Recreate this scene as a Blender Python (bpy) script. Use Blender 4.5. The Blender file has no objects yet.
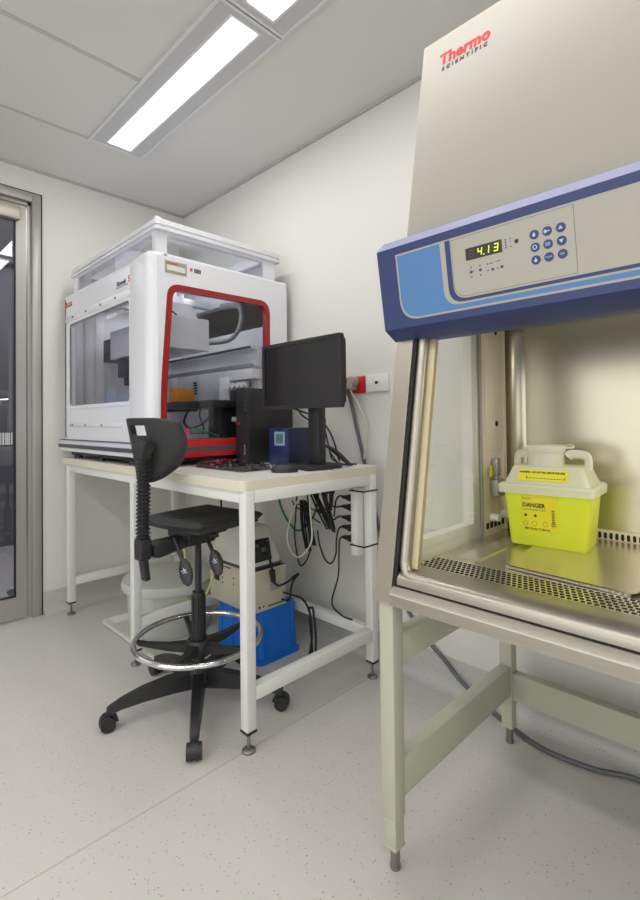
import bpy, bmesh, math, random
from mathutils import Vector, Matrix
random.seed(7)
SC = bpy.context.scene
COL = SC.collection
V = Vector

# ------------------------------------------------------------------ materials
def lin(c):
    c = c / 255.0
    return c / 12.92 if c <= 0.04045 else ((c + 0.055) / 1.055) ** 2.4
def rgb(r, g, b): return (lin(r), lin(g), lin(b), 1)

def mat(name, col, rough=0.5, metal=0.0, bump=0.0, bscale=60, var=0.0, vscale=4, stretch=None,
        emit=None, estr=0.0, coat=0.0, spec=0.5, trans=0.0):
    m = bpy.data.materials.new(name); m.use_nodes = True
    nt = m.node_tree; N = nt.nodes; L = nt.links
    b = N['Principled BSDF']
    b.inputs['Base Color'].default_value = col
    b.inputs['Roughness'].default_value = rough
    b.inputs['Metallic'].default_value = metal
    b.inputs['Specular IOR Level'].default_value = spec
    b.inputs['Coat Weight'].default_value = coat
    if emit:
        b.inputs['Emission Color'].default_value = emit
        b.inputs['Emission Strength'].default_value = estr
    tc = N.new('ShaderNodeTexCoord'); mp = N.new('ShaderNodeMapping')
    L.new(tc.outputs['Object'], mp.inputs['Vector'])
    if stretch: mp.inputs['Scale'].default_value = stretch
    if var > 0:
        n = N.new('ShaderNodeTexNoise'); n.inputs['Scale'].default_value = vscale; n.inputs['Detail'].default_value = 4
        L.new(mp.outputs[0], n.inputs['Vector'])
        mr = N.new('ShaderNodeMapRange'); mr.inputs['To Min'].default_value = 1 - var; mr.inputs['To Max'].default_value = 1 + var
        L.new(n.outputs['Fac'], mr.inputs['Value'])
        mx = N.new('ShaderNodeVectorMath'); mx.operation = 'SCALE'
        mx.inputs[0].default_value = col[:3]
        L.new(mr.outputs[0], mx.inputs['Scale']); L.new(mx.outputs[0], b.inputs['Base Color'])
        mr2 = N.new('ShaderNodeMapRange'); mr2.inputs['To Min'].default_value = max(0, rough - var * .5); mr2.inputs['To Max'].default_value = min(1, rough + var * .5)
        L.new(n.outputs['Fac'], mr2.inputs['Value']); L.new(mr2.outputs[0], b.inputs['Roughness'])
    if bump > 0:
        n2 = N.new('ShaderNodeTexNoise'); n2.inputs['Scale'].default_value = bscale; n2.inputs['Detail'].default_value = 3
        L.new(mp.outputs[0], n2.inputs['Vector'])
        bp = N.new('ShaderNodeBump'); bp.inputs['Strength'].default_value = bump; bp.inputs['Distance'].default_value = 0.002
        L.new(n2.outputs['Fac'], bp.inputs['Height']); L.new(bp.outputs[0], b.inputs['Normal'])
    return m

def glass_mat(name, tint=(.96, .98, .97, 1), ior=1.45, rough=0.0, k=1.0):
    m = bpy.data.materials.new(name); m.use_nodes = True
    nt = m.node_tree; N = nt.nodes; L = nt.links
    N.remove(N['Principled BSDF']); out = N['Material Output']
    t = N.new('ShaderNodeBsdfTransparent'); t.inputs[0].default_value = tint
    g = N.new('ShaderNodeBsdfGlossy'); g.inputs['Roughness'].default_value = rough
    lw = N.new('ShaderNodeLayerWeight'); lw.inputs['Blend'].default_value = .5      # Schlick reflectance of a thin pane
    pw = N.new('ShaderNodeMath'); pw.operation = 'POWER'; pw.inputs[1].default_value = 5; L.new(lw.outputs['Facing'], pw.inputs[0])
    mu = N.new('ShaderNodeMath'); mu.operation = 'MULTIPLY_ADD'; mu.inputs[1].default_value = .9 * k; mu.inputs[2].default_value = .04 * k; mu.use_clamp = True
    L.new(pw.outputs[0], mu.inputs[0])
    mx = N.new('ShaderNodeMixShader'); L.new(mu.outputs[0], mx.inputs[0]); L.new(t.outputs[0], mx.inputs[1]); L.new(g.outputs[0], mx.inputs[2])
    L.new(mx.outputs[0], out.inputs['Surface'])
    return m

def translucent_mat(name, col, tfac=0.5, rough=0.3, clear=0.0, glow=0.0):
    m = bpy.data.materials.new(name); m.use_nodes = True
    nt = m.node_tree; N = nt.nodes; L = nt.links
    b = N['Principled BSDF']; out = N['Material Output']
    b.inputs['Base Color'].default_value = col; b.inputs['Roughness'].default_value = rough
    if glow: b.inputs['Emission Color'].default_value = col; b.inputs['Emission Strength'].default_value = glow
    t = N.new('ShaderNodeBsdfTranslucent'); t.inputs[0].default_value = col
    mx = N.new('ShaderNodeMixShader'); mx.inputs[0].default_value = tfac
    L.new(b.outputs[0], mx.inputs[1]); L.new(t.outputs[0], mx.inputs[2])
    last = mx
    if clear > 0:
        tr = N.new('ShaderNodeBsdfTransparent'); m2 = N.new('ShaderNodeMixShader'); m2.inputs[0].default_value = clear
        tr.inputs[0].default_value = col
        L.new(mx.outputs[0], m2.inputs[1]); L.new(tr.outputs[0], m2.inputs[2]); last = m2
    L.new(last.outputs[0], out.inputs['Surface'])
    return m

def floor_mat(name, base):
    m = bpy.data.materials.new(name); m.use_nodes = True
    nt = m.node_tree; N = nt.nodes; L = nt.links; b = N['Principled BSDF']
    b.inputs['Roughness'].default_value = .38; b.inputs['Specular IOR Level'].default_value = .35
    tc = N.new('ShaderNodeTexCoord')
    nz = N.new('ShaderNodeTexNoise'); nz.inputs['Scale'].default_value = 1.6; nz.inputs['Detail'].default_value = 5
    L.new(tc.outputs['Object'], nz.inputs['Vector'])
    mr = N.new('ShaderNodeMapRange'); mr.inputs['To Min'].default_value = .95; mr.inputs['To Max'].default_value = 1.05
    L.new(nz.outputs['Fac'], mr.inputs['Value'])
    sc = N.new('ShaderNodeVectorMath'); sc.operation = 'SCALE'; sc.inputs[0].default_value = base[:3]
    L.new(mr.outputs[0], sc.inputs['Scale'])
    last = sc.outputs[0]
    # vinyl flecks: three sizes of scattered chips
    for (scale, thr, gate, colr) in ((80, .16, .14, rgb(92, 88, 84)), (110, .20, .15, rgb(128, 122, 112)), (95, .17, .10, rgb(222, 222, 220))):
        v = N.new('ShaderNodeTexVoronoi'); v.inputs['Scale'].default_value = scale
        L.new(tc.outputs['Object'], v.inputs['Vector'])
        lt = N.new('ShaderNodeMath'); lt.operation = 'LESS_THAN'; lt.inputs[1].default_value = thr
        L.new(v.outputs['Distance'], lt.inputs[0])
        sp = N.new('ShaderNodeSeparateColor'); L.new(v.outputs['Color'], sp.inputs[0])
        l2 = N.new('ShaderNodeMath'); l2.operation = 'LESS_THAN'; l2.inputs[1].default_value = gate
        L.new(sp.outputs[0], l2.inputs[0])
        mu = N.new('ShaderNodeMath'); mu.operation = 'MULTIPLY'; L.new(lt.outputs[0], mu.inputs[0]); L.new(l2.outputs[0], mu.inputs[1])
        mu2 = N.new('ShaderNodeMath'); mu2.operation = 'MULTIPLY'; mu2.inputs[1].default_value = .8; L.new(mu.outputs[0], mu2.inputs[0])
        mx = N.new('ShaderNodeMix'); mx.data_type = 'RGBA'; L.new(mu2.outputs[0], mx.inputs['Factor'])
        L.new(last, mx.inputs['A']); mx.inputs['B'].default_value = colr
        last = mx.outputs['Result']
    L.new(last, b.inputs['Base Color'])
    return m

M = {}
M['wall'] = mat('painted_wall', rgb(226, 225, 220), .6, bump=.05, bscale=220, var=.012)
M['ceil'] = mat('ceiling_paint', rgb(222, 221, 219), .8, bump=.04, bscale=260, var=.012)
M['tbar'] = mat('ceiling_grid_metal', rgb(196, 195, 192), .5)
M['gap'] = mat('shadow_gap_trim', rgb(190, 189, 186), .6)
M['floor'] = floor_mat('flecked_vinyl', rgb(205, 202, 197))
M['cove'] = floor_mat('cove_vinyl', rgb(196, 195, 192))
M['weld'] = mat('vinyl_weld', rgb(188, 182, 172), .5)
M['lampwhite'] = mat('lamp_diffuser', rgb(255, 255, 255), .5, emit=(1, .985, .95, 1), estr=5)
M['lamphouse'] = mat('lamp_housing', rgb(200, 200, 204), .45)
M['lampedge'] = mat('lamp_edge', rgb(226, 226, 230), .4)
M['alu'] = mat('door_aluminium', rgb(172, 171, 165), .42, metal=.45, var=.02, vscale=2)
M['black'] = mat('black_rubber', rgb(24, 24, 25), .6)
M['doorglass'] = glass_mat('door_glass', (.62, .63, .68, 1), 1.5, 0, 1.6)
M['corridor'] = mat('corridor_paint', rgb(120, 120, 126), .6)
M['frost'] = translucent_mat('frosted_film', rgb(225, 225, 228), .4)
M['steelw'] = mat('closer_metal', rgb(186, 182, 168), .4, metal=.5)
M['white'] = mat('powder_white', rgb(228, 229, 226), .4, var=.015)
M['laminate'] = mat('white_laminate', rgb(230, 229, 222), .35)
M['cream_edge'] = mat('cream_edge', rgb(222, 218, 196), .45)
M['chrome'] = mat('chrome', rgb(215, 215, 218), .12, metal=1)
M['steel'] = mat('galvanised', rgb(150, 146, 138), .35, metal=.9)
M['plastic'] = mat('machine_white', rgb(232, 232, 238), .25, coat=.3, var=.01)
M['plastic2'] = mat('machine_grey_white', rgb(205, 207, 214), .35)
M['silver'] = mat('silver_panel', rgb(200, 202, 206), .4, metal=.1)
M['stripe'] = mat('grey_stripe', rgb(78, 80, 88), .4)
M['red'] = mat('gloss_red', rgb(190, 22, 28), .3, coat=.3)
M['darkred'] = mat('trim_red', rgb(150, 30, 34), .35)
M['clear'] = glass_mat('acrylic', (.94, .95, .965, 1), 1.45, 0, .9)
M['smoke'] = glass_mat('smoked_acrylic', (.88, .88, .90, 1), 1.5, 0, .8)
M['blackp'] = mat('black_plastic', rgb(36, 36, 38), .42, bump=.05, bscale=300, var=.03)
M['blackm'] = mat('matt_black_foam', rgb(44, 44, 46), .6, bump=.15, bscale=400, var=.04)
M['blackg'] = mat('gloss_black', rgb(16, 16, 18), .15)
M['screen'] = mat('dark_screen', rgb(26, 25, 29), .22)
M['cable'] = mat('black_cable', rgb(22, 22, 23), .5)
M['whitecable'] = mat('white_cable', rgb(220, 220, 205), .5)
M['greycable'] = mat('grey_cable', rgb(100, 102, 106), .5)
M['greencable'] = mat('green_cable', rgb(20, 130, 55), .45)
M['orange'] = translucent_mat('orange_plastic', rgb(232, 150, 10), .25)
M['pink'] = mat('pink_plastic', rgb(240, 90, 160), .4)
M['graycard'] = mat('asset_card', rgb(160, 158, 150), .5)
M['paper'] = mat('paper', rgb(225, 222, 212), .6)
M['ink'] = mat('ink', rgb(40, 40, 44), .6)
M['redink'] = mat('red_ink', rgb(214, 40, 38), .5)
M['orink'] = mat('orange_ink', rgb(216, 90, 40), .5)
M['tub'] = translucent_mat('milky_tub', rgb(222, 224, 216), .25, .35)
M['traywhite'] = mat('tray_white', rgb(226, 226, 220), .4)
M['beige'] = mat('beige_metal', rgb(196, 190, 170), .45, var=.01)
M['offwhite'] = mat('offwhite_housing', rgb(212, 211, 203), .45, var=.01)
M['blue'] = mat('blue_crate', rgb(10, 112, 215), .38, var=.02)
M['navy'] = mat('navy_housing', rgb(36, 42, 72), .4)
M['navy2'] = mat('navy_face', rgb(28, 44, 96), .3)
M['cyan'] = mat('pale_blue_bezel', rgb(130, 175, 200), .4)
M['lcd'] = mat('grey_lcd', rgb(92, 112, 112), .3)
M['redp'] = mat('red_socket', rgb(200, 30, 36), .4)
M['socket'] = mat('white_socket', rgb(232, 232, 228), .35)
M['tube'] = mat('yellowed_tube', rgb(214, 200, 140), .4)
M['hood'] = mat('cabinet_beige', rgb(178, 173, 162), .5, bump=.12, bscale=240, var=.01, spec=.4)
M['band'] = mat('cabinet_navy', rgb(48, 61, 110), .42)
M['bandsheen'] = mat('band_lip_sheen', rgb(158, 162, 200), .25)  # lip paler than the navy band: its reflected light is put into the colour
M['bandblue'] = mat('band_sky_blue', rgb(84, 130, 184), .45)
M['bandgrey'] = mat('band_grey', rgb(176, 172, 161), .45)
M['stainless'] = mat('brushed_stainless', rgb(176, 170, 158), .36, metal=.9, var=.06, vscale=3, bump=.06, bscale=40, stretch=(2, 30, 30))
M['stainless_v'] = mat('brushed_stainless_wall', rgb(196, 188, 168), .27, metal=.92, var=.02, vscale=2)
M['worktop'] = mat('stainless_worktop', rgb(212, 204, 186), .26, metal=.85, var=.05, vscale=3)
M['gold'] = mat('warm_steel', rgb(186, 174, 142), .42, metal=.55, var=.02)
M['creampanel'] = mat('cream_panel', rgb(220, 210, 192), .4, metal=.2)
M['edgecream'] = mat('cream_seal', rgb(232, 231, 222), .45)
M['stand'] = mat('stand_grey_green', rgb(186, 186, 168), .42, var=.01)
M['hole'] = mat('dark_hole', rgb(18, 17, 16), .8)
M['cabglass'] = glass_mat('cabinet_glass', (.975, .98, .97, 1), 1.5, 0, 1.5)
M['yellow'] = translucent_mat('fluoro_yellow', rgb(234, 242, 66), .35, .3, glow=.10)  # slight glow added to lift the bin's brightness; the plastic is no lamp
M['yellowlbl'] = mat('yellow_label', rgb(222, 212, 30), .5)
M['milk'] = translucent_mat('milky_lid', rgb(244, 243, 230), .45, .3, clear=.22, glow=.05)  # faint glow added to the lid, which is not a light source
M['tap'] = mat('tap_grey', rgb(170, 166, 158), .35, metal=.4)
M['dispbg'] = mat('display_dark', rgb(52, 46, 40), .3)
M['dispoff'] = mat('display_off', rgb(74, 66, 54), .4)
M['led'] = mat('display_lit', rgb(190, 220, 30), .4, emit=rgb(190, 225, 30), estr=1.1)
M['button'] = mat('button_blue', rgb(44, 62, 120), .4)
M['icon'] = mat('button_icon', rgb(190, 200, 225), .5)
M['winlight'] = mat('daylight_pane', rgb(120, 165, 230), .5, emit=rgb(120, 170, 240), estr=1.3)
M['vent'] = mat('perforated_grey', rgb(120, 122, 124), .5)
M['cablewrap'] = glass_mat('clear_film', (.9, .9, .92, 1), 1.5, .05, 2.2)

# ------------------------------------------------------------------ mesh builder
class MB:
    def __init__(s): s.bm = bmesh.new(); s.mi = 0
    def m(s, i): s.mi = i; return s
    def _tag(s, faces):
        for f in faces: f.material_index = s.mi
    def box(s, x0, x1, y0, y1, z0, z1, bev=0, seg=2):
        c = [s.bm.verts.new((x, y, z)) for x in (x0, x1) for y in (y0, y1) for z in (z0, z1)]
        F = [s.bm.faces.new([c[i] for i in q]) for q in ((0, 1, 3, 2), (4, 6, 7, 5), (0, 4, 5, 1), (2, 3, 7, 6), (0, 2, 6, 4), (1, 5, 7, 3))]
        s._tag(F)
        if bev > 0:
            E = list({e for f in F for e in f.edges})
            r = bmesh.ops.bevel(s.bm, geom=E, offset=bev, segments=seg, profile=.5, affect='EDGES')
            s._tag(r['faces'])
        return s
    def prism(s, pts, vec, bev=0):
        """polygon pts (3D list) extruded by vec"""
        a = [s.bm.verts.new(p) for p in pts]; vec = V(vec)
        b = [s.bm.verts.new(V(p) + vec) for p in pts]
        F = [s.bm.faces.new(a), s.bm.faces.new(b[::-1])]
        n = len(pts)
        for i in range(n): F.append(s.bm.faces.new((a[i], b[i], b[(i + 1) % n], a[(i + 1) % n])))
        s._tag(F)
        bmesh.ops.recalc_face_normals(s.bm, faces=F)
        if bev > 0:
            E = list({e for f in F for e in f.edges})
            r = bmesh.ops.bevel(s.bm, geom=E, offset=bev, segments=2, profile=.5, affect='EDGES'); s._tag(r['faces'])
        return s
    def ring(s, outer, inner, vec):
        """panel with a hole: two loops of equal plane, extruded by vec"""
        vec = V(vec)
        def loop(pts):
            v = [s.bm.verts.new(p) for p in pts]
            return v, [s.bm.edges.new((v[i], v[(i + 1) % len(v)])) for i in range(len(v))]
        vo, eo = loop(outer); vi, ei = loop(inner)
        r = bmesh.ops.triangle_fill(s.bm, edges=eo + ei, use_beauty=True)
        F = [g for g in r['geom'] if isinstance(g, bmesh.types.BMFace)]
        d = bmesh.ops.duplicate(s.bm, geom=F)
        F2 = [g for g in d['geom'] if isinstance(g, bmesh.types.BMFace)]
        mp = d['vert_map']
        for v in vo + vi: mp[v].co = v.co + vec
        S = []
        for lp in (vo, vi):
            n = len(lp)
            for i in range(n):
                a, b = lp[i], lp[(i + 1) % n]
                S.append(s.bm.faces.new((a, b, mp[b], mp[a])))
        s._tag(F + F2 + S)
        bmesh.ops.recalc_face_normals(s.bm, faces=F + F2 + S)
        return s
    def cyl(s, p0, p1, r0, r1=None, seg=20, caps=True):
        r1 = r0 if r1 is None else r1
        p0, p1 = V(p0), V(p1); d = (p1 - p0).normalized()
        a = d.orthogonal().normalized(); b = d.cross(a)
        A = [s.bm.verts.new(p0 + (a * math.cos(t) + b * math.sin(t)) * r0) for t in [2 * math.pi * i / seg for i in range(seg)]]
        B = [s.bm.verts.new(p1 + (a * math.cos(t) + b * math.sin(t)) * r1) for t in [2 * math.pi * i / seg for i in range(seg)]]
        F = [s.bm.faces.new((A[i], A[(i + 1) % seg], B[(i + 1) % seg], B[i])) for i in range(seg)]
        if caps: F += [s.bm.faces.new(A[::-1]), s.bm.faces.new(B)]
        s._tag(F); return s
    def lathe(s, prof, c=(0, 0, 0), axis=(0, 0, 1), seg=32, sx=1, sy=1):
        c = V(c); d = V(axis).normalized()
        a = V((1, 0, 0)) if abs(d.z) > .9 else d.orthogonal().normalized(); b = d.cross(a)
        R = []
        for r, h in prof:
            if r < 1e-6: R.append([s.bm.verts.new(c + d * h)])
            else: R.append([s.bm.verts.new(c + d * h + a * math.cos(2 * math.pi * i / seg) * r * sx + b * math.sin(2 * math.pi * i / seg) * r * sy) for i in range(seg)])
        F = []
        for u, w in zip(R[:-1], R[1:]):
            for i in range(seg):
                j = (i + 1) % seg
                if len(u) == 1 and len(w) == 1: continue
                if len(u) == 1: F.append(s.bm.faces.new((u[0], w[i], w[j])))
                elif len(w) == 1: F.append(s.bm.faces.new((u[i], w[0], u[j])))
                else: F.append(s.bm.faces.new((u[i], u[j], w[j], w[i])))
        bmesh.ops.recalc_face_normals(s.bm, faces=F)
        s._tag(F); return s
    def tube(s, pts, r, seg=10, smooth=True, closed=False, flat=1.0):
        P = [V(p) for p in pts]
        if smooth and len(P) > 2: P = spline(P, closed=closed)
        n = len(P); rings = []; a = None
        for i, p in enumerate(P):
            if closed: t = (P[(i + 1) % n] - P[i - 1]).normalized()
            else: t = (P[min(i + 1, n - 1)] - P[max(i - 1, 0)]).normalized()
            if a is None: a = t.orthogonal().normalized()
            a = (a - t * a.dot(t))
            a = a.normalized() if a.length > 1e-6 else t.orthogonal().normalized()
            b = t.cross(a)
            rr = r(i / max(1, n - 1)) if callable(r) else r
            rings.append([s.bm.verts.new(p + a * math.cos(2 * math.pi * k / seg) * rr + b * math.sin(2 * math.pi * k / seg) * rr * flat) for k in range(seg)])
        F = []
        rg = range(n) if closed else range(n - 1)
        for i in rg:
            u, w = rings[i], rings[(i + 1) % n]
            for k in range(seg): F.append(s.bm.faces.new((u[k], u[(k + 1) % seg], w[(k + 1) % seg], w[k])))
        if not closed: F += [s.bm.faces.new(rings[0][::-1]), s.bm.faces.new(rings[-1])]
        s._tag(F); return s
    def torus(s, c, R, r, seg=64, rs=12):
        return s.tube([(c[0] + R * math.cos(2 * math.pi * i / seg), c[1] + R * math.sin(2 * math.pi * i / seg), c[2]) for i in range(seg)], r, rs, smooth=False, closed=True)
    def loft(s, sections, cap=True):
        """sections: list of equal-length point loops"""
        R = [[s.bm.verts.new(p) for p in sec] for sec in sections]; F = []
        n = len(R[0])
        for u, w in zip(R[:-1], R[1:]):
            for i in range(n): F.append(s.bm.faces.new((u[i], u[(i + 1) % n], w[(i + 1) % n], w[i])))
        if cap: F += [s.bm.faces.new(R[0][::-1]), s.bm.faces.new(R[-1])]
        bmesh.ops.recalc_face_normals(s.bm, faces=F); s._tag(F); return s
    def xf(s, mtx): bmesh.ops.transform(s.bm, matrix=mtx, verts=s.bm.verts); return s

def spline(P, k=8, closed=False):
    out = []; n = len(P)
    rg = range(n) if closed else range(n - 1)
    for i in rg:
        if closed: p0, p1, p2, p3 = P[i - 1], P[i], P[(i + 1) % n], P[(i + 2) % n]
        else: p0, p1, p2, p3 = P[max(i - 1, 0)], P[i], P[i + 1], P[min(i + 2, n - 1)]
        for j in range(k):
            t = j / k
            out.append(.5 * ((2 * p1) + (p2 - p0) * t + (2 * p0 - 5 * p1 + 4 * p2 - p3) * t * t + (3 * p1 - p0 - 3 * p2 + p3) * t ** 3))
    if not closed: out.append(P[-1])
    return out

def rrect(x0, x1, y0, y1, r, k=5):
    """rounded rectangle loop in 2D; r may be a 4-tuple (bl, br, tr, tl)"""
    rs = r if isinstance(r, tuple) else (r,) * 4
    out = []
    for (cx, cy, a0, q) in ((x0, y0, math.pi, 0), (x1, y0, 1.5 * math.pi, 1), (x1, y1, 0, 2), (x0, y1, .5 * math.pi, 3)):
        rr = rs[q]; mx = cx + rr * (1 if cx == x0 else -1); my = cy + rr * (1 if cy == y0 else -1)
        if rr < 1e-6: out.append((cx, cy)); continue
        for i in range(k + 1):
            a = a0 + .5 * math.pi * i / k
            out.append((mx + rr * math.cos(a), my + rr * math.sin(a)))
    return out
def rpoly(pts, r, k=5):
    """round the corners of any 2D polygon"""
    out = []; n = len(pts)
    for i in range(n):
        p0, p1, p2 = V(pts[i - 1]), V(pts[i]), V(pts[(i + 1) % n])
        rr = r[i] if isinstance(r, (list, tuple)) else r
        if rr < 1e-6: out.append(tuple(p1)); continue
        a = p1 + (p0 - p1).normalized() * rr; b = p1 + (p2 - p1).normalized() * rr
        for j in range(k + 1):
            t = j / k; q = a * (1 - t) ** 2 + p1 * 2 * t * (1 - t) + b * t * t
            out.append(tuple(q))
    return out

def setp(o, label=None, cat=None, group=None, kind=None):
    if label: o['label'] = label
    if cat: o['category'] = cat
    if group: o['group'] = group
    if kind: o['kind'] = kind
    return o

def thing(name, label, cat, loc=(0, 0, 0), rz=0, group=None, kind=None, local=False):
    o = bpy.data.objects.new(name, None); COL.objects.link(o); o.empty_display_size = .05
    o.location = loc; o.rotation_euler = (0, 0, rz)
    o['_loc'] = (0, 0, 0) if local else tuple(loc)
    return setp(o, label, cat, group, kind)

def _org(parent):
    p = parent
    while p is not None:
        if '_loc' in p.keys(): return V(p['_loc'])
        p = p.parent
    return V((0, 0, 0))

def build(name, mb, mats, parent=None, angle=40, label=None, solid=None, sub=0):
    me = bpy.data.meshes.new(name)
    bm = mb.bm
    if parent is not None: bmesh.ops.translate(bm, vec=-_org(parent), verts=bm.verts)
    bm.to_mesh(me); bm.free()
    if not isinstance(mats, (list, tuple)): mats = [mats]
    for m in mats: me.materials.append(M[m] if isinstance(m, str) else m)
    for p in me.polygons: p.use_smooth = True
    me.set_sharp_from_angle(angle=math.radians(angle))
    o = bpy.data.objects.new(name, me); COL.objects.link(o)
    if parent is not None: o.parent = parent
    if solid:
        md = o.modifiers.new('thickness', 'SOLIDIFY'); md.thickness = solid; md.offset = 0
    if sub:
        md = o.modifiers.new('smooth', 'SUBSURF'); md.levels = sub; md.render_levels = sub
    if label: o['label'] = label
    return o

def single(name, mb, mats, label, cat, group=None, loc=None, **k):
    if loc is not None: bmesh.ops.translate(mb.bm, vec=-V(loc), verts=mb.bm.verts)
    o = build(name, mb, mats, None, **k)
    if loc is not None: o.location = loc
    return setp(o, label, cat, group)

def struct(name, mb, mats, parent=None, **k):
    o = build(name, mb, mats, parent, **k)
    if parent is None: o['kind'] = 'structure'
    return o

def frame_m(org, xd, yd):
    x = V(xd).normalized(); y = V(yd).normalized(); z = x.cross(y)
    m = Matrix.Identity(4)
    for i in range(3): m[i][0] = x[i]; m[i][1] = y[i]; m[i][2] = z[i]; m[i][3] = V(org)[i]
    return m

def text(name, s, size, material, org, xd, yd, parent, off=0.0, shear=0.0, sx=1.0, space=1.0, align='LEFT', ext=.0003):
    c = bpy.data.curves.new(name, 'FONT'); c.body = s; c.size = size; c.offset = off; c.shear = shear
    c.extrude = ext; c.resolution_u = 3; c.space_character = space; c.align_x = align
    t = bpy.data.objects.new('tmp', c); COL.objects.link(t)
    dg = bpy.context.evaluated_depsgraph_get(); dg.update()
    me = bpy.data.meshes.new_from_object(t.evaluated_get(dg))
    bpy.data.objects.remove(t); bpy.data.curves.remove(c)
    bm = bmesh.new(); bm.from_mesh(me); bpy.data.meshes.remove(me)
    mb = MB(); mb.bm.free(); mb.bm = bm
    for f in bm.faces: f.material_index = 0
    mb.xf(frame_m(org, xd, yd) @ Matrix.Diagonal((sx, 1, 1, 1)))
    return build(name, mb, material, parent)

# ------------------------------------------------------------------ room shell
WX, WY, CH = -3.29, 1.875, 2.69
XR, YB = 2.3, -2.6
m = MB(); m.box(WX - 2.2, XR, YB, WY, -.1, 0); struct('floor', m, 'floor')
m = MB(); m.box(WX - 2.2, XR + .1, YB - .1, WY + .1, CH, CH + .1); struct('ceiling', m, 'ceil')
m = MB(); m.box(WX - .1, XR, WY, WY + .1, 0, CH); struct('wall_right', m, 'wall')
DY0, DY1, DZ = -.16, .917, 2.545
m = MB(); m.box(WX - .1, WX, DY1, WY, 0, CH); m.box(WX - .1, WX, YB, DY0, 0, CH); m.box(WX - .1, WX, DY0, DY1, DZ, CH); struct('wall_left', m, 'wall')
m = MB(); m.box(WX - .1, XR, YB - .1, YB, 0, CH); struct('wall_back', m, 'wall')
m = MB(); m.box(XR, XR + .1, YB, WY, 0, CH); struct('wall_near', m, 'wall')
m = MB(); m.box(WX - 2.2, WX - 2.1, YB, WY, 0, CH); m.box(WX - 2.2, WX - .1, WY, WY + .1, 0, CH); m.box(WX - 2.2, WX - .1, YB - .1, YB, 0, CH)
struct('wall_corridor', m, 'corridor')
m = MB(); m.box(WX - 2.1, WX - 2.08, -.45, -.20, 1.22, 1.50); m.box(WX - 2.1, WX - 2.08, -.16, .06, 1.22, 1.50); struct('window_1', m, 'winlight')
# coved vinyl skirting
def cove(a, b, inward, h=.135, r=.05):
    a, b, n = V(a), V(b), V(inward)
    prof = [(0, -.004), (r + .004, -.004)] + [(.004 + r - r * math.sin(t), r - r * math.cos(t)) for t in [math.pi / 2 * i / 6 for i in range(7)]] + [(.004, h), (0, h)]
    mb = MB(); mb.prism([a + n * u + V((0, 0, w)) for u, w in prof], b - a); return mb
struct('baseboard_right', cove((WX, WY, 0), (XR, WY, 0), (0, -1, 0)), 'cove')
struct('baseboard_left', cove((WX, DY1 + .004, 0), (WX, WY, 0), (1, 0, 0)), 'cove')
# shadow-gap trim at ceiling
m = MB(); m.box(WX, XR, WY - .012, WY, CH - .014, CH); struct('trim_1', m, 'gap')
m = MB(); m.box(WX, WX + .012, YB, WY - .012, CH - .014, CH); struct('trim_2', m, 'gap')
# floor weld line
m = MB(); m.box(-1.4145, -1.4105, YB, WY - .07, 0, .0006); struct('trim_3', m, 'weld')
# ceiling grid: long edge line + cross bars
m = MB()
m.box(-2.735, -2.715, YB, .982, CH - .003, CH)
for x in (-2.10, -1.48, -.87, -.25, .37): m.box(x - .011, x + .011, YB, .982, CH - .003, CH)
for y in (.385, -.215, -.815): m.box(-2.715, XR, y - .011, y + .011, CH - .003, CH)
struct('trim_4', m, 'tbar')

def ceiling_light(x0, y0, label, ext=1.245):
    z = CH; t = thing('ceiling_light', label, 'light', (x0 + ext / 2, y0 + .145, z), group='recessed ceiling lights', local=True)
    hx, hy = ext / 2, .147
    m = MB(); m.ring([(x, y, -.012) for x, y in ((-hx, -hy), (hx, -hy), (hx, hy), (-hx, hy))], [(x, y, -.012) for x, y in ((-hx + .035, -.068), (hx - .035, -.068), (hx - .035, .068), (-hx + .035, .068))], (0, 0, .012))
    build('housing', m, 'lamphouse', t)
    m = MB(); m.ring([(x, y, -.015) for x, y in ((-hx + .033, -.072), (hx - .033, -.072), (hx - .033, .072), (-hx + .033, .072))], [(x, y, -.015) for x, y in ((-hx + .043, -.062), (hx - .043, -.062), (hx - .043, .062), (-hx + .043, .062))], (0, 0, .013))
    m.ring([(x, y, -.015) for x, y in ((-hx, -hy), (hx, -hy), (hx, hy), (-hx, hy))], [(x, y, -.015) for x, y in ((-hx + .012, -hy + .012), (hx - .012, -hy + .012), (hx - .012, hy - .012), (-hx + .012, hy - .012))], (0, 0, .003))
    build('trim', m, 'lampedge', t)
    m = MB(); m.box(-hx + .036, hx - .036, -.067, .067, -.010, -.006)
    build('diffuser', m, 'lampwhite', t)
    return t
ceiling_light(-2.71, .985, 'long recessed white ceiling light, fully in view above the enclosed machine')
ceiling_light(-1.457, .985, 'recessed white ceiling light cut off by the top edge of the photo')
for i, (x, y) in enumerate(((-2.71, -.90), (-1.457, -.90), (-.2, -.90), (.8, -.90), (-.204, .985), (1.0, .985), (-2.0, -2.1), (.2, -2.1))):
    ceiling_light(x, y, 'recessed white ceiling light out of view behind the photographer')

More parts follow.
